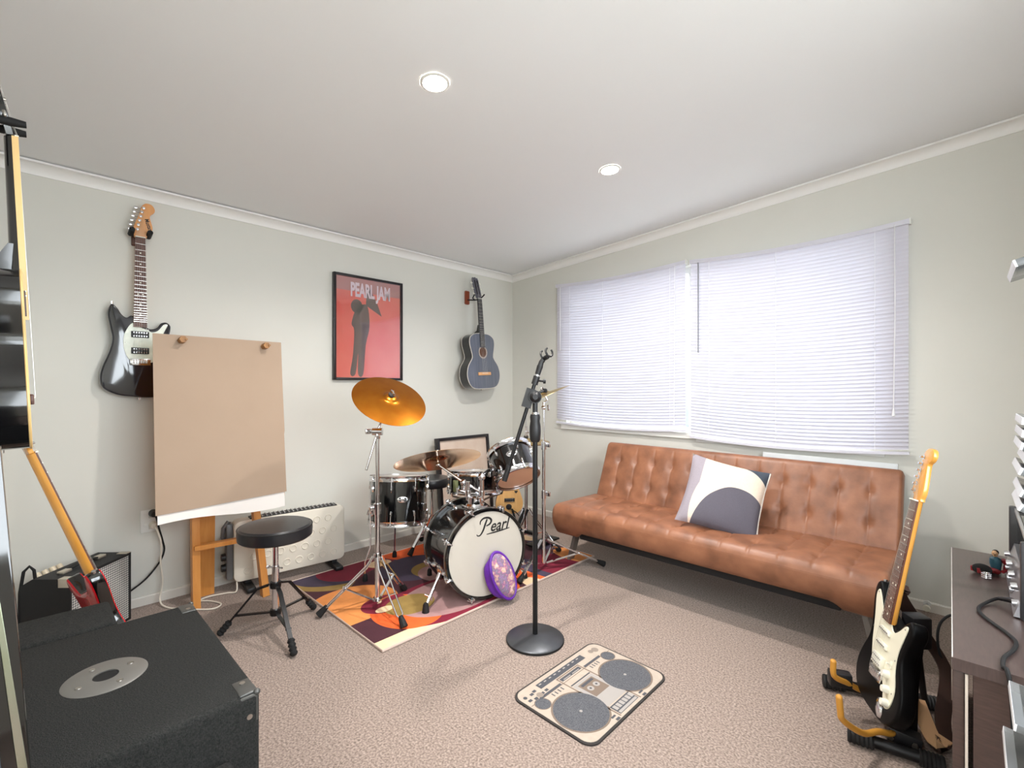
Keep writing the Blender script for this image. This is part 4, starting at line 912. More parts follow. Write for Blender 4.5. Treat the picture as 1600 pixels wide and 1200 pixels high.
build('control_knob', MB().lathe([(.024, 0), (.024, .003), (.016, .004), (.014, .016), (0, .017)], 18, mtx((-.005, 0, .058), (1, 0, 0), (0, 0, 1), (0, -1, 0))), blackplastic, t, local=True)
hp = [(.055, .165), (.040, .182), (.046, .192), (.055, .186), (.064, .192), (.070, .182)]
build('heart_sticker', MB().prism(hp, -.0008, .0, 0), blackplastic, t, local=True)
build('jack_lead', MB().tube([(-.005, -.017, .058), (.0, -.03, .05), (.05, -.035, .02), (.09, -.03, -.03), (.10, .0, -.11)], .004, 8), rubber, t, local=True)
neck_parts(t, .26, .52, .05, .042, .020, .52, .42, -.011, rosewood, maple, 15)
build('headstock', MB().prism([(-.02, .52), (-.03, .55), (-.026, .62), (0, .63), (.026, .62), (.03, .55), (.02, .52)], -.004, .010, .002, 1), nat, t, local=True)
gs = thing('guitar_stand', 'small black floor stand under the natural guitar in the corner', 'stand', (NM.x, NM.y, 0))
q0 = V((NM.x, NM.y, 0)); mb = MB()
for dx, dy in ((.15, -.02), (-.02, -.15), (-.12, .14)): mb.tube([q0+V((-.05, .05, .22)), q0+V((dx*.6, dy*.6, .06)), q0+V((dx, dy, .012))], .009, 8)
build('frame', mb, blackmetal, gs); build('cradle_arm', MB().tube([q0+V((.06, -.09, NM.z+.02)), q0+V((.04, -.07, NM.z-.02)), q0+V((-.04, .0, NM.z-.03)), q0+V((-.05, .04, NM.z-.02))], .010, 8).tube([q0+V((-.05, -.08, NM.z+.02)), q0+V((-.05, -.06, NM.z-.02)), q0+V((-.05, .02, NM.z-.03))], .01, 8), rubber, gs)
# stand of the black guitar
yel = mat('amber_rubber_tube', (196, 138, 52), .5)
a0, a1 = V((2.885, -1.385, .026)), V((3.122, -1.343, .026)); b0, b1 = V((2.765, -1.115, .026)), V((3.10, -.985, .026))
gs = thing('guitar_stand', 'black folding guitar stand with amber hooks holding the black guitar beside the sofa', 'stand', (3.03, -1.25, 0))
def ribbed(a, b):
    mb = MB(); pts = []; rr = []; d = (b-a)
    for k in range(13): pts.append(a+d*k/12); rr.append(.0255 if k % 2 else .0225)
    return mb.tube(pts, rr, 14)
for n_, p, q in (('base_tube', a0, a1), ('base_tube', b0, b1)):
    d = (q-p).normalized(); l = build(n_, MB().cyl(p+d*.02, q, .018, n=16), blackmetal, gs); build('ribbed_foot', ribbed(p, p+d*.07), rubber, l); build('ribbed_foot', ribbed(q-d*.06, q), rubber, l)
u0, u1 = V((3.0283, -1.2509, -0.0032)), V((3.0461, -1.1778, 0.3457)); u0.z = .045
build('upright', MB().strip(crom([u0, u0.lerp(u1, .5)+V((-.006, -.006, 0)), u1], 5, False), (.75, .66, 0), .040, .030), blackmetal, gs)
uh = u1; build('head_block', MB().box((0, 0, 0), (.062, .055, .105), mtx(uh+V((0, 0, .0)), (.75, .66, 0), (-.66, .75, 0), (0, 0, 1)), bev=.006), blackplastic, gs)
build('hinge_plate', MB().box((0, 0, 0), (.085, .05, .05), mtx(V((3.0223, -1.2986, 0.0360)), (.97, .17, -.15), (-.17, .97, 0), (.15, 0, 1)), bev=.004), blackplastic, gs)
for x in (-.03, .03): build('hinge_bolt', MB().cyl(V((3.0223, -1.2986, 0.0360))+V((x, -.034, 0)), V((3.0223, -1.2986, 0.0360))+V((x, -.02, 0)), .008, n=6), steel, gs)
build('rear_strut', MB().tube([u1+V((0, .01, -.04)), V((3.06, -1.04, .03))], .010, 10), blackmetal, gs)
build('cross_strut', MB().tube([u0+V((0, 0, .02)), V((2.97, -1.08, .03))], .012, 10), blackmetal, gs)
build('support_hook', MB().tube(crom([V((2.8844, -1.5164, 0.2040)), V((2.8873, -1.5136, 0.1602)), V((2.8906, -1.5034, 0.1328)), V((2.9151, -1.4586, 0.0919)), V((2.9372, -1.4162, 0.0668)), V((2.9643, -1.3689, 0.0619)), V((2.9932, -1.3338, 0.0521)), V((3.0003, -1.3060, 0.0577))], 6, False), .0095, 12).sph(V((2.8844, -1.5164, 0.2040)), .0098), yel, gs)
build('support_hook', MB().tube(crom([V((2.8317, -1.3026, 0.2045)), V((2.8317, -1.3026, 0.1641)), V((2.8403, -1.2872, 0.1430)), V((2.8666, -1.2408, 0.1155)), V((2.8959, -1.1983, 0.0864)), V((2.9223, -1.1587, 0.0845))], 6, False), .0095, 12).sph(V((2.8317, -1.3026, 0.2045)), .0098), yel, gs)
build('hook_rod', MB().tube([V((3.0003, -1.3060, 0.0536)), V((3.0101, -1.2686, 0.0918)), u0.lerp(u1, .25)], .006, 8).tube([V((2.9223, -1.1587, 0.0845)), V((2.9628, -1.1472, 0.0883)), u0.lerp(u1, .3)], .006, 8), blackmetal, gs)
build('rear_foot_block', MB().box((0, 0, 0), (.07, .04, .05), mtx(V((2.8398, -1.2390, 0.1214)), (.9, .43, 0), (-.43, .9, 0), (0, 0, 1)), bev=.006), blackplastic, gs)
# ------------------------------------------------------------------ sofa
lea = mat('tan_distressed_leather', (100, 62, 42), .44, col2=(164, 110, 80), nscale=10, ndetail=10, ncontrast=.6, bump=.12, bscale=60)
SX0, SX1 = 1.215, 2.945
sofa = thing('sofa', 'tan tufted leather sofa bed on slanted steel legs under the window', 'sofa', ((SX0+SX1)/2, -.55, 0))
NC = 13
def slab(prof, x0, x1, nrow, tuft_rng, nx=13*22, notch=None):
    """closed profile in (y,z) extruded along x with button dents and seams on the tufted run of the profile"""
    P_ = [V((0, a, b)) for a, b in prof]; k = len(P_); mb = MB(); vs = []
    nrm = []
    for i in range(k):
        t = (P_[(i+1) % k]-P_[i-1]).normalized(); nrm.append(V((0, t.z, -t.y)))
    cen = sum(P_, V())/k
    for i in range(k):
        if nrm[i].dot(P_[i]-cen) < 0: nrm[i] = -nrm[i]
    a0, a1 = tuft_rng; L_ = [0]
    for i in range(a0, a1): L_.append(L_[-1]+(P_[i+1]-P_[i]).length)
    tot = L_[-1]; cw = (x1-x0)/NC
    for ix in range(nx+1):
        u = ix/nx; x = x0+(x1-x0)*u; e = min(u, 1-u)*(x1-x0); sh = 0 if e > .022 else -(.022-math.sqrt(max(.022**2-(.022-e)**2, 0)))
        for i in range(k):
            d = sh
            if a0 <= i <= a1:
                s = L_[i-a0]/tot; g = (x-x0)/cw
                fx = abs(g-round(g))*cw
                seam = 0.0035*math.exp(-(fx/.0055)**2) if 0 < round(g) < NC else 0
                d -= seam
                for r in range(1, nrow+1):
                    sr = (r-.5)/nrow*.96+.02; ds = (s-sr)*tot
                    if 0 < round(g) < NC: d -= .016*math.exp(-((fx/.022)**2+(ds/.026)**2))
                d += .004*min(1, fx/.05)*math.sin(PI*min(max(s, 0), 1))
            p = P_[i]+nrm[i]*d
            if notch and p.z < notch[0] and notch[1] < x < notch[2]:
                f = min(1, (x-notch[1])/.05, (notch[2]-x)/.05); p.z += (notch[0]-p.z)*f
            vs.append((x, p.y, p.z))
    fs = []
    for ix in range(nx):
        for i in range(k): fs.append((ix*k+i, ix*k+(i+1) % k, (ix+1)*k+(i+1) % k, (ix+1)*k+i))
    fs.append(tuple(range(k))); fs.append(tuple(nx*k+i for i in range(k)))
    return mb.add(vs, fs)
def rprof(corners, rad, seg=5, step=.018):
    """polygon (y,z) with rounded corners, resampled"""
    out = []; n = len(corners)
    for i in range(n):
        a, b, c = V(corners[i-1]), V(corners[i]), V(corners[(i+1) % n]); r = rad[i]
        p, q = b+(a-b).normalized()*r, b+(c-b).normalized()*r
        for j in range(seg+1):
            t = j/seg; out.append((1-t)**2*p+2*t*(1-t)*b+t*t*q)
    res = []
    for i in range(len(out)):
        a, b = out[i], out[(i+1) % len(out)]; m_ = max(1, int((b-a).length/step))
        for j in range(m_): res.append(a.lerp(b, j/m_))
    return [(p.x, p.y) for p in res]
sp_ = rprof([(-.385, .395), (-.385, .235), (-.84, .205), (-.905, .30), (-.885, .405)], (.03, .02, .03, .06, .055))
i0 = next(i for i in range(len(sp_)) if sp_[i][0] < -.80 and sp_[i][1] > .385); 
def rot(l, k): return l[k:]+l[:k]
sp_ = rot(sp_, i0); i1 = max(i for i in range(len(sp_)) if sp_[i][1] > .375 and sp_[i][0] < -.395)
build('seat', slab(sp_, SX0, SX1, 2, (0, i1), notch=(.245, SX0+.16, SX1-.16)), lea, sofa, ang=60)
bp_ = rprof([(-.430, .375), (-.265, .765), (-.175, .735), (-.335, .345)], (.02, .04, .03, .02))
j0 = min(range(len(bp_)), key=lambda i: abs(bp_[i][0]+.418)+abs(bp_[i][1]-.405)); bp_ = rot(bp_, j0)
j1 = min(range(len(bp_)), key=lambda i: abs(bp_[i][0]+.285)+abs(bp_[i][1]-.725))
build('backrest', slab(bp_, SX0+.025, SX1-.005, 2, (0, j1)), lea, sofa, ang=60)
build('underframe', MB().box(((SX0+SX1)/2, -.62, .222), (SX1-SX0-.34, .40, .055), bev=.01), mat('black_lining', (26, 25, 26), .8), sofa)
stl = mat('satin_steel_leg', (136, 130, 124), .45, .5)
for x, dx in ((SX0+.10, -.075), (SX1-.13, .07)):
    for y, dy in ((-.70, -.02), (-.30, .03)):
        build('leg', MB().strip([(x, y, .30), (x+dx, y+dy, .003)], (1, 0, 0) if False else (0, 1, 0), .05, .022), stl, sofa)
# cushion on the sofa
co = V((2.1978, -0.6079, 0.5642)); cz_ = V((.34, -.78, .50)).normalized(); cy_ = V((.17, .16, 1)); cy_ = (cy_-cz_*cy_.dot(cz_)).normalized(); cx_ = cy_.cross(cz_)
CM = mtx(co, cx_, cy_, cz_)
CS = .205
cu = thing('cushion', 'square linen cushion with dark half round patch resting against the sofa back', 'cushion', M=CM)
def pillow(S, T, n=26, front=True):
    vs, fs = [], []
    for i in range(n+1):
        for j in range(n+1):
            u, v = 2*i/n-1, 2*j/n-1
            pin = 1-.07*(1-abs(u)**2)*(abs(v)**6)-0.0; pin2 = 1-.07*(1-abs(v)**2)*(abs(u)**6)
            h = T*((1-abs(u)**2.6)*(1-abs(v)**2.6))**.55
            h += .004*math.sin(9*u+4*v)*(1-u*u)*(1-v*v)
            vs.append((u*S*pin2, v*S*pin, h if front else -h))
    for i in range(n):
        for j in range(n):
            a = i*(n+1)+j; fs.append((a, a+1, a+n+2, a+n+1))
    return vs, fs
csm2 = shape_mat('cushion_front_print', (150, 142, 150), [('r', .06, .10, .30, .30, (66, 74, 86)), ('e', .055, -.10, .205, .285, (222, 204, 186)), ('r', -.128, -.30, .06, .30, (222, 204, 186)), ('e', .075, -.235, .205, .285, (90, 86, 96))], .9, noise=.10, nscale=140, bump=.25)
build('front_cover', MB().add(*pillow(CS, .062)), csm2, cu, local=True, ang=80); build('back_cover', MB().add(*pillow(CS, .05, front=False)), mat('linen_back', (196, 184, 172), .9), cu, local=True, ang=80)
build('zip_edge', MB().tube([(CS*.985, -CS*.98, 0), (CS*.935, -CS*.4, .0), (CS*.935, CS*.4, 0), (CS*.985, CS*.98, 0)], .0045, 6), mat('zip_tape', (214, 206, 196), .7), cu, local=True)
# white board stored behind the sofa
solo('storage_board', MB().box((0, 0, 0), (.66, .02, .62), Matrix.Translation((2.57, -.075, .45)) @ Matrix.Rotation(math.radians(-5), 4, 'X'), bev=.004), mat('pale_board', (208, 212, 214), .4), 'pale flat board standing behind the sofa back, only its top edge showing', 'board', (2.57, -.08, .14))
# ------------------------------------------------------------------ framed poster
Y0, Y1, Z0, Z1 = -1.800, -1.250, 1.215, 1.963
po = thing('framed_poster', 'red concert poster in a thin black frame hanging on the left wall', 'poster', (0, (Y0+Y1)/2, Z0))
fm_ = mat('black_frame', (24, 20, 24), .3)
for n_, c, d in (('frame_side', ((Y0+.009), (Z0+Z1)/2), (.018, Z1-Z0)), ('frame_side', (Y1-.009, (Z0+Z1)/2), (.018, Z1-Z0)), ('frame_rail', ((Y0+Y1)/2, Z0+.009), (Y1-Y0-.036, .018)), ('frame_rail', ((Y0+Y1)/2, Z1-.009), (Y1-Y0-.036, .018))):
    build(n_, MB().box((.017, c[0], c[1]), (.032, d[0], d[1]), bev=.002), fm_, po)
PM = mtx((.020, (Y0+Y1)/2, (Z0+Z1)/2), (0, 1, 0), (0, 0, 1), (1, 0, 0))
prm = mat('poster_red_print', (232, 72, 66), .5, col2=(240, 116, 98), nscale=5, ndetail=6)
pr_ = build('print', MB().box((0, 0, -.002), (Y1-Y0-.036, Z1-Z0-.036, .002), PM), prm, po)
dkm = mat('poster_dark_print', (92, 58, 54), .5, col2=(70, 48, 46), nscale=9); gym = mat('poster_grey_print', (176, 122, 120), .5, col2=(196, 110, 106), nscale=6)
def flat(outs, M, z): 
    mb = MB()
    for o in outs: mb.add([(x, y, z) for x, y in o], [tuple(range(len(o)))], 0, M)
    return mb
build('sky_band', flat([[(-.257, .355), (.257, .355), (.257, .255), (-.257, .262)]], PM, -.0006), gym, po)
# plain dark upright shapes stand in for the artwork
build('figure_shape', flat([[(q.x, q.y) for q in crom([(a, b, 0) for a, b in [(-.15, -.33), (-.13, -.20), (-.12, -.02), (-.14, .03), (-.10, .14), (-.02, .17), (.0, .02), (-.03, -.12), (-.05, -.33), (-.09, -.33), (-.09, -.18), (-.11, -.33)]], 4)], [(q.x, q.y) for q in crom([(.0+.045*math.cos(a)-.10, .155+.05*math.sin(a), 0) for a in [2*PI*i/10 for i in range(10)]], 2)], [(-.03, .17), (.10, .10), (.06, .20), (.0, .30), (-.02, .30)]], PM, -.0004), dkm, po)
build('lettering', text('PEARL JAM', .135, 0, .0002, PM @ Matrix.Translation((.012, .268, 0)), .50, .005), mat('poster_white_letters', (236, 214, 226), .5), po)
gg = bpy.data.materials.new('picture_glass'); gg.use_nodes = True; nt = gg.node_tree; nt.nodes.clear(); o_ = nt.nodes.new('ShaderNodeOutputMaterial'); mx = nt.nodes.new('ShaderNodeMixShader'); tr = nt.nodes.new('ShaderNodeBsdfTransparent'); gl = nt.nodes.new('ShaderNodeBsdfGlossy'); gl.inputs['Roughness'].default_value = 0.03
mx.inputs[0].default_value = .22; nt.links.new(tr.outputs[0], mx.inputs[1]); nt.links.new(gl.outputs[0], mx.inputs[2]); nt.links.new(mx.outputs[0], o_.inputs[0])
build('glass', MB().add([(a*(Y1-Y0-.036)/2, b*(Z1-Z0-.036)/2, .006) for a, b in ((-1, -1), (1, -1), (1, 1), (-1, 1))], [(0, 1, 2, 3)], 0, PM), gg, po)
# second frame on the floor
fo = thing('picture_frame', 'large black box frame with cream mount standing on the floor behind the drums', 'picture', (.13, -.70, 0))
FM = mtx((.19, -.705, .0), (0, 1, 0), (-.10, 0, .995), (.995, 0, .10))
W_, H_ = .56, .755
for n_, c, d in (('frame_side', (-W_/2+.012, H_/2), (.024, H_)), ('frame_side', (W_/2-.012, H_/2), (.024, H_)), ('frame_rail', (0, .012), (W_-.048, .024)), ('frame_rail', (0, H_-.012), (W_-.048, .024))):
    build(n_, MB().box((c[0], c[1], -.02), (d[0], d[1], .045), FM, bev=.002), fm_, fo)
build('mount', MB().box((0, H_/2, -.016), (W_-.048, H_-.048, .003), FM), mat('cream_mount', (226, 208, 192), .7, col2=(214, 190, 172), nscale=10), fo)
sq = mat('pencil_print', (190, 168, 152), .7, col2=(226, 208, 192), nscale=60, ncontrast=.3)
build('print', MB().box((0, .30, -.0138), (.40, .34, .001), FM), sq, fo)
# ------------------------------------------------------------------ easel
ea = thing('easel', 'wooden easel with brown paper pad pegged to it by the left wall', 'easel', (.30, -2.52, 0))
BX = lambda z: .405-.075*(z-.56)/.87
EM = mtx((BX(.56), -2.553, .56), (0, 1, 0), (V((BX(1.43), 0, 1.43))-V((BX(.56), 0, .56))).normalized(), (1, 0, .08))
def bar(a, b, wd, w_, th): return MB().strip([a, b], wd, w_, th)
build('front_leg', bar((.255, -2.655, .0), (.20, -2.66, 1.40), (0, 1, 0), .035, .045), pine, ea)
build('front_leg', bar((.345, -2.345, .0), (.21, -2.45, 1.40), (0, 1, 0), .035, .045), pine, ea)
build('rear_board', bar((.10, -2.585, .0), (.17, -2.59, 1.36), (0, 1, 0), .098, .02), pine, ea)
build('cross_bar', bar((.265, -2.665, .325), (.30, -2.36, .325), (1, 0, 0), .045, .022), pine, ea)
build('top_bar', bar((.20, -2.72, 1.30), (.20, -2.36, 1.30), (0, 0, 1), .05, .022), pine, ea)
kraft = mat('kraft_board', (166, 143, 122), .75, col2=(171, 148, 127), nscale=4, bump=.03)
build('backing_board', MB().box((0, .425, -.012), (.585, .86, .012), EM), pine, ea)
build('white_paper', MB().add([(x, y, -.004+.02*(1 if y < 0 else 0)*abs(x)) for x in [-.29+.58*i/10 for i in range(11)] for y in (.86, .03, -.055-.012*math.sin(x*9))], [(3*i+j, 3*i+j+1, 3*i+j+4, 3*i+j+3) for i in range(10) for j in range(2)], 0, EM), mat('white_paper', (234, 228, 222), .7), ea)
kr = [(-.298, -.004), (.300, .018), (.297, .34), (.300, .36), (.297, .60), (.296, .865), (-.298, .872)]
build('brown_paper', MB().add([(x, y, .001) for x, y in kr]+[(x, y, .0045) for x, y in kr], [tuple(range(7))[::-1], tuple(range(7, 14))]+[(i, (i+1) % 7, 7+(i+1) % 7, 7+i) for i in range(7)], 0, EM), kraft, ea)
for x, y in ((-.183, .843), (.203, .836)):
    build('wooden_peg', MB().cyl((x, y, -.01), (x, y, .055), .017, n=6, M=EM).cyl((x+.012, y, .02), (x+.012, y, .06), .006, n=8, M=EM), mat('dark_peg_wood', (120, 78, 36), .5, col2=(176, 124, 64), nscale=40), ea)
# ------------------------------------------------------------------ heater
hz0 = .055
HT = mtx((.175, -2.140, hz0), (.10, .995, 0), (0, 0, 1), (.995, -.10, 0))   # local x along, y up, z out
he = thing('panel_heater', 'white convector heater with embossed rings standing along the left wall', 'heater', M=HT)
hw, hh_ = .315, .345
cr = mat('heater_enamel', (226, 220, 206), .4)
rr_ = lambda w_, h_, r, n=6: [(cx+r*math.cos(t), cy+r*math.sin(t)) for cx, cy, t0 in ((w_-r, h_-r, 0), (-w_+r, h_-r, PI/2), (-w_+r, r, PI), (w_-r, r, 3*PI/2)) for t in [t0+PI/2*i/n for i in range(n+1)]]
T = HT @ Matrix(((1, 0, 0, 0), (0, 0, 1, 0), (0, -1, 0, 0), (0, 0, 0, 1)))
build('casing', MB().prism(rr_(hw, hh_, .035), -.045, .045, .006, 2, M=T), cr, he)
src = None
for r in range(4):
    for c in range(8):
        x = -.245+.07*c+(.035 if r % 2 else 0)
        if x > .27: continue
        if src is None: src = q = build('embossed_ring', MB().ring((0, 0, 0), (0, 0, 1), .019, .0035, 20, 6), cr, he, local=True)
        else: q = dup(src, parent=he)
        q.location = (x, .055+.075*r, .0455)
gr = build('top_grille', MB().box((.02, hh_+.002, 0), (.50, .008, .06), HT), mat('grille_dark', (40, 40, 42), .5), he)
for i in range(20): build('grille_fin', MB().box((-.215+.0245*i, hh_+.008, 0), (.006, .006, .062), HT), mat('grille_light', (150, 150, 150), .4), gr)
gp = mat('grey_end_panel', (96, 96, 96), .4)
ep = build('end_panel', MB().prism([(-.03, .02), (.03, .02), (.03, .28), (.012, .33), (-.03, .335)], -.035, .0, .008, 2, M=HT @ Matrix.Translation((-hw, 0, 0)) @ Matrix(((0, 1, 0, 0), (0, 0, 1, 0), (1, 0, 0, 0), (0, 0, 0, 1)))), gp, he)
for y in (.085, .145): build('thermostat_knob', MB().cyl((-hw-.03, y, .0), (-hw-.056, y, .0), .022, .02, n=18, M=HT), blackplastic, ep)
build('carry_handle', MB().tube([HT @ V(p) for p in ((-hw-.03, .22, 0), (-hw-.05, .26, 0), (-hw-.045, .31, 0), (-hw-.02, .345, 0))], .011, 10), gp, ep)
for x in (-.24, .255): build('heater_foot', MB().box((x, -.035, .01), (.05, .03, .23), HT, bev=.01).box((x, -.015, 0), (.03, .04, .06), HT), blackplastic, he)
# power point and leads
out = thing('power_outlet', 'white double power outlet low on the left wall behind the easel', 'outlet', (0, -2.815, .38))
build('plate', MB().box((.005, -2.815, .447), (.010, .078, .120), bev=.003), white_paint, out)
for z in (.475, .415): build('rocker_switch', MB().box((.0115, -2.832, z+.012), (.004, .018, .012), bev=.001), white_paint, out); build('socket', MB().box((.0105, -2.806, z), (.003, .026, .026), bev=.001), mat('socket_grey', (206, 204, 198), .4), out)
bl = thing('power_lead', 'black plug and cable running from the outlet down to the amplifier', 'cable', (.02, -2.80, .10))
build('plug', MB().cyl((.012, -2.800, .487), (.055, -2.800, .487), .021, .015, n=18), blackplastic, bl)
build('cable', MB().tube(crom([(.055, -2.80, .487), (.075, -2.795, .47), (.07, -2.785, .42), (.05, -2.765, .34), (.035, -2.755, .28), (.03, -2.775, .22), (.03, -2.83, .15), (.03, -2.90, .10), (.03, -2.98, .06)], 6, False), .0045, 8), rubber, bl)
wl_ = thing('power_lead', 'white plug and cable trailing from the outlet along the carpet to the heater', 'cable', (.03, -2.79, .05))
wcm = mat('white_cable', (226, 218, 204), .5)
build('plug', MB().cyl((.012, -2.800, .425), (.05, -2.800, .425), .019, .014, n=18), wcm, wl_)
build('cable', MB().tube(crom([(.05, -2.80, .425), (.075, -2.79, .40), (.075, -2.775, .33), (.06, -2.775, .22), (.055, -2.765, .12), (.075, -2.78, .03), (.14, -2.76, .006), (.24, -2.69, .006), (.33, -2.60, .006), (.30, -2.55, .006), (.22, -2.58, .006), (.17, -2.62, .006), (.15, -2.57, .006), (.17, -2.49, .006), (.20, -2.45, .012), (.175, -2.44, .06)], 6, False), .0042, 8), wcm, wl_)
# ------------------------------------------------------------------ guitar amplifier
A_, B_ = V((.375, -3.150, 0)), V((.135, -2.915, 0)); fx = (B_-A_).normalized(); fn = V((-fx.y, fx.x, 0)); fn = fn if fn.x > 0 else -fn
AW = (B_-A_).length; AH, AD = .335, .205
AM = mtx(A_, fx, -fn, (0, 0, 1))     # local x along the grille, y back, z up
am = thing('guitar_amplifier', 'black combo amplifier with silver grille turned into the corner behind the red guitar', 'amplifier', M=AM)
tolex = mat('black_tolex', (26, 27, 29), .6, bump=.35, bscale=500)
prf = [(0, 0), (AD, 0), (AD, AH-.03), (AD-.05, AH), (0, AH)]
mb = MB(); k = 5
mb.add([(x, a, b) for x in (0, AW) for a, b in prf], [tuple(range(k))[::-1], tuple(range(k, 2*k))]+[(i, (i+1) % k, k+(i+1) % k, k+i) for i in range(k)], 0, AM)
build('cabinet', mb, tolex, am, ang=20)
gcl = bpy.data.materials.new('silver_grille_cloth'); gcl.use_nodes = True; nt = gcl.node_tree; b = nt.nodes['Principled BSDF']; b.inputs['Roughness'].default_value = .55
tc = nt.nodes.new('ShaderNodeTexCoord'); mp = nt.nodes.new('ShaderNodeMapping'); mp.inputs['Scale'].default_value = (1, 1, 1); mp.inputs['Rotation'].default_value = (0, math.radians(45), 0); ck = nt.nodes.new('ShaderNodeTexChecker'); ck.inputs['Scale'].default_value = 130; ck.inputs[1].default_value = rgba((206, 204, 198)); ck.inputs[2].default_value = rgba((84, 86, 88))
nt.links.new(tc.outputs['Object'], mp.inputs[0]); nt.links.new(mp.outputs[0], ck.inputs[0]); nt.links.new(ck.outputs[0], b.inputs['Base Color'])
build('grille_cloth', MB().box((AW/2, -.003, AH/2), (AW-.016, .006, AH-.024), AM), gcl, am)
for c, d in (((AW/2, -.003, AH-.006), (AW, .010, .012)), ((AW/2, -.003, .006), (AW, .010, .012)), ((.004, -.003, AH/2), (.008, .010, AH)), ((AW-.006, -.003, AH/2), (.012, .010, AH))): build('grille_frame', MB().box(c, d, AM), tolex, am)
cpm = mat('nickel_corner', (210, 202, 186), .3, .7)
for x in (0, AW): build('corner_cap', MB().box((x+(.012 if x == 0 else -.012), .018, AH+.0), (.032, .05, .006), AM, bev=.002).box((x+(-.001 if x == 0 else .001), .020, AH-.018), (.005, .045, .036), AM, bev=.002), cpm, am)
hd_ = build('carry_handle', MB().strip([AM @ V((.09, .085, AH+.008)), AM @ V((AW/2, .085, AH+.018)), AM @ V((AW-.09, .085, AH+.008))], fn, .024, .006), rubber, am)
for x in (.075, AW-.075): build('handle_cap', MB().box((x, .085, AH+.006), (.045, .03, .012), AM, bev=.003), cpm, hd_)
for i in range(4): build('control_knob', MB().cyl((.055+.035*i, AD-.028, AH-.014), (.055+.035*i, AD-.016, AH+.006), .0125, .011, n=12, M=AM), mat('cream_knob', (214, 200, 174), .4), am)
build('amp_lettering', text('Fender', .05, .35, .0006, AM @ Matrix.Translation((.095, -.0068, AH-.085)) @ Matrix(((1, 0, 0, 0), (0, 0, -1, 0), (0, 1, 0, 0), (0, 0, 0, 1))), 1.0), cpm, am)
build('jack_lead', MB().tube([AM @ V(p) for p in ((.035, AD-.03, AH-.01), (.03, AD-.03, AH+.03), (.02, AD-.02, AH+.05), (.01, AD-.005, AH+.03), (.005, AD+.006, AH-.06), (.005, AD+.008, .10))], .006, 8), rubber, am)
# ------------------------------------------------------------------ carpeted speaker boxes
felt = mat('black_speaker_carpet', (24, 25, 26), .95, col2=(56, 56, 54), nscale=260, ncontrast=.6, bump=.8, bscale=420, spec=.15)
def corner(t, p, sx, sy, m):
    mb = MB(); s = .062
    mb.box((p[0]-sx*s*.5, p[1]-sy*.016, p[2]+.002), (s, .036, .006), bev=.003)
    mb.box((p[0]+sx*.002, p[1]-sy*.016, p[2]-s*.5), (.006, .036, s), bev=.003)
    mb.box((p[0]-sx*.018, p[1]+sy*.002, p[2]-.020), (.038, .006, .042), bev=.003).sph((p[0], p[1], p[2]), .0075)
    o = build('corner_protector', mb, m, t)
    for c, d in (((p[0]-sx*.045, p[1]-sy*.016, p[2]+.005), (0, 0, .002)), ((p[0]+sx*.005, p[1]-sy*.016, p[2]-.045), (sx*.002, 0, 0))): build('rivet', MB().cyl(V(c), V(c)+V(d), .006, n=10), steel, o)
bc_m = mat('grey_steel_corner', (86, 86, 84), .4, .6)
sx0, sx1, sy0, sy1, sz = 1.440, 2.052, -3.42, -2.917, .5
bx_ = thing('speaker_cabinet', 'large black carpet covered speaker cabinet with round plate on top, nearest the camera', 'speaker', ((sx0+sx1)/2, (sy0+sy1)/2, 0))
build('cabinet', MB().box(((sx0+sx1)/2, (sy0+sy1)/2, sz/2), (sx1-sx0, sy1-sy0, sz), bev=.012, seg=3), felt, bx_)
for sx in (1, -1): corner(bx_, (sx1-.006 if sx > 0 else sx0+.006, sy1-.006, sz-.003), sx, 1, bc_m)
pc_ = V((1.742, -3.150, sz)); pl = mat('brushed_plate', (118, 116, 112), .5, .5)
b = build('pole_socket_plate', MB().lathe([(.024, -.03), (.024, .003), (.074, .003), (.078, .0005), (.078, 0), (.024, 0)], 48, Matrix.Translation(pc_)), pl, bx_)
build('socket_well', MB().lathe([(0, .0008), (.0235, .0008), (.0235, 0), (0, 0)], 32, Matrix.Translation(pc_)), mat('socket_black', (4, 4, 4), .9), b)
for a in (.4, 1.97, 3.54, 5.11): build('plate_screw', MB().lathe([(.006, 0), (.0055, .0018), (0, .002)], 12, Matrix.Translation(pc_+V((.052*math.cos(a), .052*math.sin(a), .003)))), steel, b)
b2 = thing('speaker_cabinet', 'second black carpeted box standing behind the large speaker cabinet', 'speaker', (1.33, -3.26, 0))
build('cabinet', MB().box((0, 0, 0), (.195, .34, .498), Matrix.Translation((1.325, -3.265, .249)) @ Matrix.Rotation(math.radians(0), 4, 'Z'), bev=.012, seg=3), felt, b2)
build('rubber_foot', MB().cyl((1.27, -3.14, 0), (1.27, -3.14, .008), .015, n=12), rubber, b2)
b3 = thing('speaker_cabinet', 'low black carpeted box at the bottom of the view in front of the large cabinet', 'speaker', (2.20, -3.10, 0))
q3 = V((2.0361, -2.9819, 0.4000))
build('cabinet', MB().box((2.069+.15, q3.y-.11, .20), (.29, .22, .40), bev=.012, seg=3), felt, b3)
corner(b3, (2.069+.289, q3.y-.006, .397), 1, 1, bc_m)
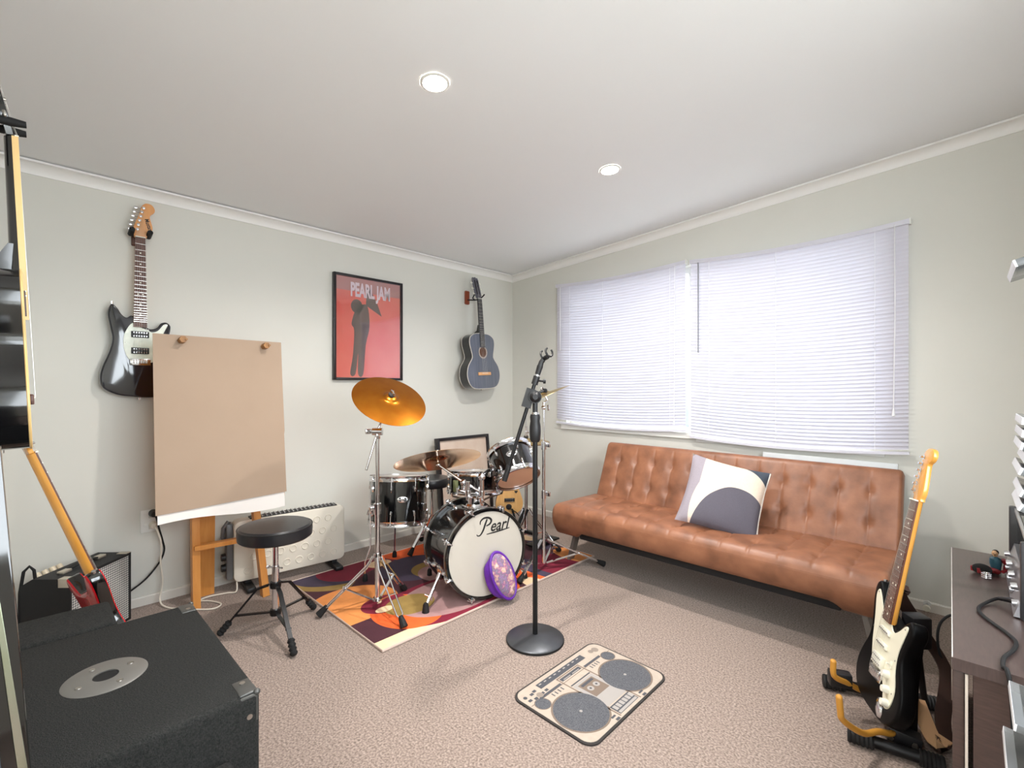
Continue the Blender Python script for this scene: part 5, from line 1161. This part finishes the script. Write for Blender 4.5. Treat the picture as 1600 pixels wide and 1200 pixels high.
# tall glossy panel leaning at the far left
gp_ = thing('leaning_panel', 'tall shiny black board with silver strip standing under the hanging acoustic guitar', 'panel', (2.25, -3.36, 0))
def slabyz(out, x0, x1, bev=.002):
    return MB().prism(out, x0, x1, bev, M=Matrix(((0, 1, 0, 0), (1, 0, 0, 0), (0, 0, 1, 0), (0, 0, 0, 1))))
build('board', slabyz([(-3.47, 0), (-3.237, 0), (-3.306, 1.08), (-3.47, 1.08)], 2.075, 2.118, .003), gloss_black, gp_)
build('edge_trim', slabyz([(-3.262, .30), (-3.247, .30), (-3.3315, 1.08), (-3.3345, 1.08)], 2.119, 2.123, .0008), mat('bevel_silver', (190, 190, 180), .25, .9, col2=(150, 160, 130), nscale=6), gp_)
build('inner_face', slabyz([(-3.45, .02), (-3.266, .02), (-3.337, 1.06), (-3.45, 1.06)], 2.118, 2.121, .001), mat('smoky_gloss', (56, 62, 68), .2, coat=.5), gp_)
# ------------------------------------------------------------------ low cabinet on the right
wen = mat('dark_wenge_veneer', (58, 44, 40), .33, col2=(78, 60, 54), nscale=14, stretch=(2, 2, 14))
wtop = mat('sheen_wenge_top', (66, 54, 52), .30, col2=(80, 66, 62), nscale=14, stretch=(14, 2, 2))  # same wenge with the sheen of the top put into a lighter colour
TZ = .55
kx0, kx1, ky0, ky1 = 3.140, 3.60, -1.795, -.785
ca_ = thing('low_cabinet', 'low dark wood cabinet along the right side carrying the stereo and toy figure', 'cabinet', ((kx0+kx1)/2, (ky0+ky1)/2, 0))
build('top_panel', MB().add([(3.147, ky0, TZ), (kx1, ky0, TZ), (kx1, ky1, TZ), (3.123, ky1, TZ)]+[(3.147, ky0, TZ-.028), (kx1, ky0, TZ-.028), (kx1, ky1, TZ-.028), (3.123, ky1, TZ-.028)], [(0, 1, 2, 3), (7, 6, 5, 4), (0, 4, 5, 1), (1, 5, 6, 2), (2, 6, 7, 3), (3, 7, 4, 0)]), wtop, ca_)
build('top_edging', MB().add([(3.1472, ky0, TZ+.0006), (3.149, ky0, TZ+.0006), (3.125, ky1, TZ+.0006), (3.123, ky1, TZ+.0006), (3.1465, ky0, TZ-.003), (3.1225, ky1, TZ-.003)], [(0, 1, 2, 3), (0, 3, 5, 4)]), mat('pale_edge', (190, 184, 178), .5), ca_)  # thin pale strip along the left top edge
build('side_panel', MB().box(((kx0+kx1)/2+.02, ky0+.016, (TZ-.028)/2), (kx1-kx0-.045, .022, TZ-.028)), wen, ca_); build('side_panel', MB().box(((kx0+kx1)/2+.02, ky1-.016, (TZ-.028)/2), (kx1-kx0-.045, .022, TZ-.028)), wen, ca_)
build('back_panel', MB().box((kx1-.006, (ky0+ky1)/2, (TZ-.028)/2), (.010, ky1-ky0-.06, TZ-.03)), wen, ca_); build('base_panel', MB().box(((kx0+kx1)/2+.02, (ky0+ky1)/2, .05), (kx1-kx0-.05, ky1-ky0-.06, .02)), wen, ca_)
for i in range(2):
    y = ky0+.008+(ky1-ky0-.016)*(i+.5)/2
    d = build('door', MB().box((3.158, y, .275), (.020, (ky1-ky0-.024)/2, .485), bev=.001), wen, ca_); build('door_handle', MB().box((3.142, y+(.18 if i == 0 else -.18), .30), (.012, .012, .12), bev=.002), steel, d)
build('edge_strip', MB().box((3.1715, ky0+.0055, (TZ-.03)/2), (.005, .004, TZ-.034)), mat('pale_carcass_edge', (196, 184, 172), .5), ca_)
# stereo with clear cover
dx0, dx1, dy0, dy1 = 3.272, 3.57, -1.45, -.90
stx = thing('stereo', 'black and silver stereo with clear smoked lid on the dark cabinet', 'stereo', ((dx0+dx1)/2, (dy0+dy1)/2, TZ))
sil = mat('silver_panel', (196, 196, 200), .28, .8); smoke = mat('smoked_acrylic', (70, 74, 76), .06, trans=.85)
build('case', MB().box(((dx0+dx1)/2+.02, (dy0+dy1)/2, TZ+.055), (dx1-dx0-.04, dy1-dy0, .11), bev=.004), blackplastic, stx)
for y in (dy0+.012, dy1-.012): build('end_cheek', MB().box(((dx0+dx1)/2, y, TZ+.107), (dx1-dx0, .024, .205), bev=.004), mat('grey_cheek', (52, 52, 54), .35), stx)
fp = build('front_panel', MB().add([(dx0-.012, dy0+.02, TZ+.004), (dx0-.012, dy1-.02, TZ+.004), (dx0+.012, dy1-.02, TZ+.085), (dx0+.012, dy0+.02, TZ+.085), (dx0+.03, dy0+.02, TZ+.004), (dx0+.03, dy1-.02, TZ+.004), (dx0+.03, dy1-.02, TZ+.085), (dx0+.03, dy0+.02, TZ+.085)], [(0, 1, 2, 3), (7, 6, 5, 4), (0, 4, 5, 1), (1, 5, 6, 2), (2, 6, 7, 3), (3, 7, 4, 0)]), sil, stx)
for i in range(8):
    y = dy0+.06+.06*i; z = TZ+.03+.028*(i % 2)
    build('knob', MB().cyl((dx0+.0, y, z), (dx0-.013, y, z-.002), .010, .009, n=14), chrome if i % 2 else sil, fp)
build('lid', MB().box(((dx0+dx1)/2+.01, (dy0+dy1)/2, TZ+.204), (dx1-dx0-.02, dy1-dy0-.05, .006), bev=.002).box((dx0+.022, (dy0+dy1)/2, TZ+.150), (.005, dy1-dy0-.05, .10)), smoke, stx)
build('lid_rail', MB().box((dx0+.016, (dy0+dy1)/2, TZ+.20), (.008, dy1-dy0-.05, .012), bev=.002), sil, stx)
# leads
al = thing('audio_lead', 'black audio lead curling over the cabinet top from the stereo', 'cable', (3.25, -1.4, TZ))
CP = [(3.2773, -1.3881, 0.5750), (3.2598, -1.3469, 0.5700), (3.2352, -1.3292, 0.5620), (3.2085, -1.3761, 0.5560), (3.1938, -1.4306, 0.5550), (3.1996, -1.4764, 0.5550), (3.2204, -1.5235, 0.5550), (3.2430, -1.5683, 0.5550), (3.2563, -1.6131, 0.5550), (3.2496, -1.6697, 0.5550), (3.2331, -1.7257, 0.5550), (3.2293, -1.7807, 0.5550)]
e = CP[-1]; CP += [(e[0]+.006, ky0-.004, .556), (e[0]+.012, ky0-.012, .50), (e[0]+.02, ky0-.014, .30), (e[0]+.03, ky0-.014, .02)]
build('cable', MB().tube(crom(CP, 6, False), .0042, 8), rubber, al)
build('jack_plug', MB().tube([CP[0], CP[1], CP[2]], [.0075, .0075, .005], 10).cyl(V(CP[0]), V(CP[0])+V((.03, .005, 0)), .004, n=8), blackplastic, al)
hl = thing('speaker_lead', 'thin black lead looping out from the hidden left face of the dark cabinet', 'cable', (3.10, -1.0, 0))
build('cable', MB().tube(crom([(3.140, -1.0, .37), (3.118, -1.0, .355), (3.098, -1.0, .32), (3.092, -1.0, .27), (3.098, -1.0, .215), (3.116, -1.0, .175), (3.140, -1.0, .155)], 6, False), .0042, 8), rubber, hl)
# toy figure and bits
tf = V((3.2376, -1.0322, 0.5500)); tb_r = V((.717, .697, 0)); tb_f = V((.697, -.717, 0))
toy = thing('toy_figure', 'small seated toy figure with red arms and teal vest on the cabinet', 'toy', tf)
redp = mat('toy_red', (132, 30, 34), .4); teal = mat('toy_teal', (34, 78, 92), .4); skin = mat('toy_skin', (206, 164, 124), .5); hair = mat('toy_dark_hair', (40, 32, 28), .6)
P2 = lambda r, u, f=0: tf+tb_r*r+V((0, 0, u))+tb_f*f
build('torso', MB().tube([P2(0, .004), P2(0, .018), P2(-.001, .036), P2(-.002, .050), P2(-.002, .056)], [.012, .0125, .0155, .014, .006], 14), teal, toy)
build('belt', MB().ring(P2(0, .012), (0, 0, 1), .0128, .002, 20, 6), hair, toy)
hd = build('head', MB().sph(P2(-.003, .067), .0085, 12, sc=(1, 1, 1.2)).tube([P2(-.002, .053), P2(-.003, .060)], .0042, 8), skin, toy); build('hair', MB().sph(P2(-.0005, .070, -.001), .0086, 12, sc=(1, 1, 1.05)), hair, hd)
build('face', MB().sph(P2(-.0065, .067, .0065), .0014, 6).sph(P2(-.010, .067, .003), .0014, 6).sph(P2(-.0105, .064, .0065), .0016, 6), hair, hd)
for s in (-1, 1):
    build('arm', MB().tube([P2(.010, .050, s*.012), P2(.022, .034, s*.014), P2(.018, .014, s*.013), P2(.004, .012, s*.018)], [.007, .0075, .0065, .005], 10), redp, toy)
    build('leg', MB().tube([P2(-.002, .008, s*.008), P2(-.03, .016, s*.010), P2(-.058, .008, s*.011), P2(-.066, .010, s*.011), P2(-.069, .022, s*.011)], [.009, .0085, .007, .006, .004], 10), redp, toy)
kn = V((3.2040, -1.0723, 0.5500))
solo('fur_ball', MB().sph(kn+V((0, 0, .017)), .020, 18, sc=(1.25, .9, .85)), mat('black_fur', (20, 20, 20), .95, bump=1, bscale=900), 'black fluffy ball lying in front of the toy figure', 'ball', kn)
rg = V((3.2138, -1.1135, 0.5500))
mb = MB()
for i in range(3): mb.ring(rg+V((0, 0, .004+.0058*i)), (0, 0, 1), .010, .003, 24, 8)
solo('ring_stack', mb, chrome, 'little stack of silver rings beside the toy figure', 'rings', rg)
# door stop
dsp = thing('door_stop', 'small chrome door stop fixed on the skirting right of the sofa', 'door stop', (3.014, -.012, .04))
build('flange', MB().cyl((3.014, -.011, .042), (3.014, -.017, .042), .016, n=16), white_paint, dsp); build('stem', MB().cyl((3.014, -.016, .042), (3.014, -.055, .036), .006, n=10), chrome, dsp); build('bumper', MB().cyl((3.014, -.055, .036), (3.014, -.072, .034), .015, n=16), ivory, dsp)
# compact disc tower at the right edge
tw = thing('disc_rack', 'slim silver tower rack holding compact disc cases at the right edge', 'rack', (3.40, -2.30, 0))
build('pole', MB().box((3.40, -2.24, .75), (.03, .012, 1.5), bev=.003), sil, tw); build('base', MB().box((3.40, -2.30, .01), (.20, .22, .02), bev=.004), sil, tw)
casem = mat('clear_case', (120, 122, 124), .15, trans=.35); spine = mat('white_spine', (206, 206, 208), .35); insert = mat('grey_sleeve', (50, 52, 53), .5, spec=.15, col2=(70, 69, 66), nscale=20); redl = mat('red_spine_line', (170, 60, 60), .5)
cases = [(1.330, 3.212, .30, 'uppermost compact disc case, alone high on the rack at the right edge'), (1.128, 3.219, -.10, 'white edged disc case, first of the row of five at the right edge'), (1.112, 3.219, -.16, 'white edged disc case, second of the row of five at the right edge'), (1.096, 3.218, -.22, 'white edged disc case, third of the row of five at the right edge'), (1.079, 3.222, -.28, 'white edged disc case, fourth of the row of five at the right edge'), (1.064, 3.217, -.34, 'white edged disc case, fifth of the row of five at the right edge'),
         (1.036, 3.218, -.40, 'white edged disc case, upper one of the pair above the stereo'), (1.018, 3.217, -.45, 'white edged disc case, lower one of the pair above the stereo'), (.734, 3.212, -.12, 'grey topped disc case in front of the cabinet, the higher of two'), (.664, 3.206, -.12, 'grey topped disc case in front of the cabinet, the lowest one')]
for z, x, a, lb in cases:
    T = Matrix.Translation((x+.007, -2.33, z)) @ Matrix.Rotation(-a, 4, 'Y')
    c_ = thing('disc_case', lb, 'disc case', M=T, group='compact disc cases on the rack')
    build('case', MB().box((.071, .0, 0), (.142, .125, .0102), bev=.0008), casem, c_, local=True)
    build('spine', MB().box((.0012, 0, 0), (.003, .1252, .0098), bev=.0006), spine, c_, local=True)
    build('sleeve', MB().box((.074, 0, .0052), (.128, .119, .0006)), insert, c_, local=True)
    build('spine_line', MB().box((.071, .0627, .002), (.12, .0004, .001)).box((.071, -.0627, .002), (.12, .0004, .001)), redl, c_, local=True)
    k = build('peg', MB().box((0, 0, 0), (.05, .004, .004), Matrix.Translation((3.385, -2.246, z-.02))), sil, tw)
# boombox mat
def prints(name, outs, z0, z1, m):
    for o in outs: build(name, plate([o], z0, z1), m, mt_)
mx0, mx1, my0, my1 = 1.936, 2.306, -2.010, -1.474
mt_ = thing('floor_mat', 'cream floor mat printed like a portable radio cassette player, on the carpet', 'mat', ((mx0+mx1)/2, (my0+my1)/2, 0))
MW, MH = my1-my0, mx1-mx0
FMX = mtx(((mx0+mx1)/2, (my0+my1)/2, 0), (0, 1, 0), (-1, 0, 0), (0, 0, 1))   # local x along the long side, y towards the radio's top edge
def rrect(w_, h_, r, n=6): return [(cx+r*math.cos(t), cy+r*math.sin(t)) for cx, cy, t0 in ((w_-r, h_-r, 0), (-w_+r, h_-r, PI/2), (-w_+r, -h_+r, PI), (w_-r, -h_+r, 3*PI/2)) for t in [t0+PI/2*i/n for i in range(n+1)]]
def plate(outs, z0, z1):
    mb = MB()
    for o in outs:
        k = len(o); mb.add([(x, y, z0) for x, y in o]+[(x, y, z1) for x, y in o], [tuple(range(k, 2*k))]+[(i, (i+1) % k, k+(i+1) % k, k+i) for i in range(k)], 0, FMX)
    return mb
build('rubber_edge', plate([rrect(MW/2, MH/2, .045)], 0, .006), mat('dark_mat_edge', (52, 48, 46), .9), mt_)
build('printed_face', plate([rrect(MW/2-.008, MH/2-.008, .040)], .005, .0075), mat('cream_mat_print', (172, 158, 144), .9, col2=(182, 168, 154), nscale=40, bump=.2), mt_)
el = lambda x, y, r, n=40: [(x+r*math.cos(2*PI*i/n), y+r*math.sin(2*PI*i/n)) for i in range(n)]
rc = lambda x0, y0, x1, y1: [(x0, y0), (x1, y0), (x1, y1), (x0, y1)]
dkp = shape_mat('print_charcoal', (66, 66, 70), [], .9) if False else mat('print_charcoal', (64, 66, 72), .9, col2=(82, 82, 86), nscale=300)
ltp = mat('print_pale_grey', (158, 152, 147), .9); brp = mat('print_brown', (120, 104, 92), .9)
spd = mat('print_speaker_mesh', (58, 60, 66), .9, col2=(104, 104, 108), nscale=420, ncontrast=.3)
prints('print_lines', [el(-.150, -.055, .108), el(.150, -.055, .108), el(-.215, .068, .032), el(.215, .068, .032), rc(-.255, .086, .255, .089), rc(-.072, -.170, -.066, .12), rc(.066, -.170, .072, .12), rc(-.072, .118, .072, .124)], .0074, .0077, brp)
prints('print_shapes', [rc(-.155, .128, .135, .158), rc(.095, .073, .20, .083) if False else rc(.078, .088, .19, .099), rc(-.20, .088, -.078, .099), rc(-.062, .096, .062, .114), rc(-.062, -.165, .062, -.118), rc(-.062, .052, .062, .058), rc(-.105, -.158, -.082, -.150), rc(-.100, -.176, -.080, -.166), rc(.085, -.158, .110, -.150), rc(.085, -.176, .105, -.166)]
      + [rc(x-.008, y-.006, x+.008, y+.006) for x, y in ((-.235, .112), (-.205, .132), (-.185, .138), (-.17, .108), (-.145, .110), (-.21, .105))]
      + [rc(x-.0025, y-.009, x+.0025, y+.009) for x in (-.150, -.132, -.114, -.096, .098, .114, .130, .146) for y in (.072,)]
      + [el(-.238, .135, .008, 16)], .0076, .0079, dkp)
build('print_speaker', plate([el(-.150, -.055, .101)], .0076, .0080), spd, mt_); build('print_speaker', plate([el(.150, -.055, .101)], .0076, .0080), spd, mt_)
for s in (-1, 1): build('print_tweeter', plate([el(s*.215, .068, .029, 30)], .0076, .0080), spd, mt_)
build('print_cassette_door', plate([rc(-.062, -.112, .062, .048)], .0076, .0079), ltp, mt_)
build('print_cassette', plate([rc(-.045, -.05, .045, .036)], .0078, .0081), brp, mt_)
prints('print_keys', [rc(-.056+.0205*i, -.146, -.040+.0205*i, -.124) for i in range(6)]+[rc(-.058, -.163, .058, -.152), rc(-.05, .099, -.006, .103), rc(.006, .099, .05, .103)]+[el(-.019, -.006, .014, 20), el(.019, -.006, .014, 20)]+[el(-.15, -.055, .006, 12), el(.15, -.055, .006, 12)]+[rc(-.145+.03*i, .146, -.132+.03*i, .151) for i in range(9)], .0080, .0083, ltp)
prints('print_hubs', [el(-.019, -.006, .005, 12), el(.019, -.006, .005, 12), rc(-.036, .018, .036, .030)], .0082, .0085, dkp)
prints('print_dials', [el(-.185, .108, .014, 20), el(.215, .135, .016, 20), el(.190, .140, .012, 20)], .0080, .0083, mat('print_warm_grey', (138, 126, 116), .9))
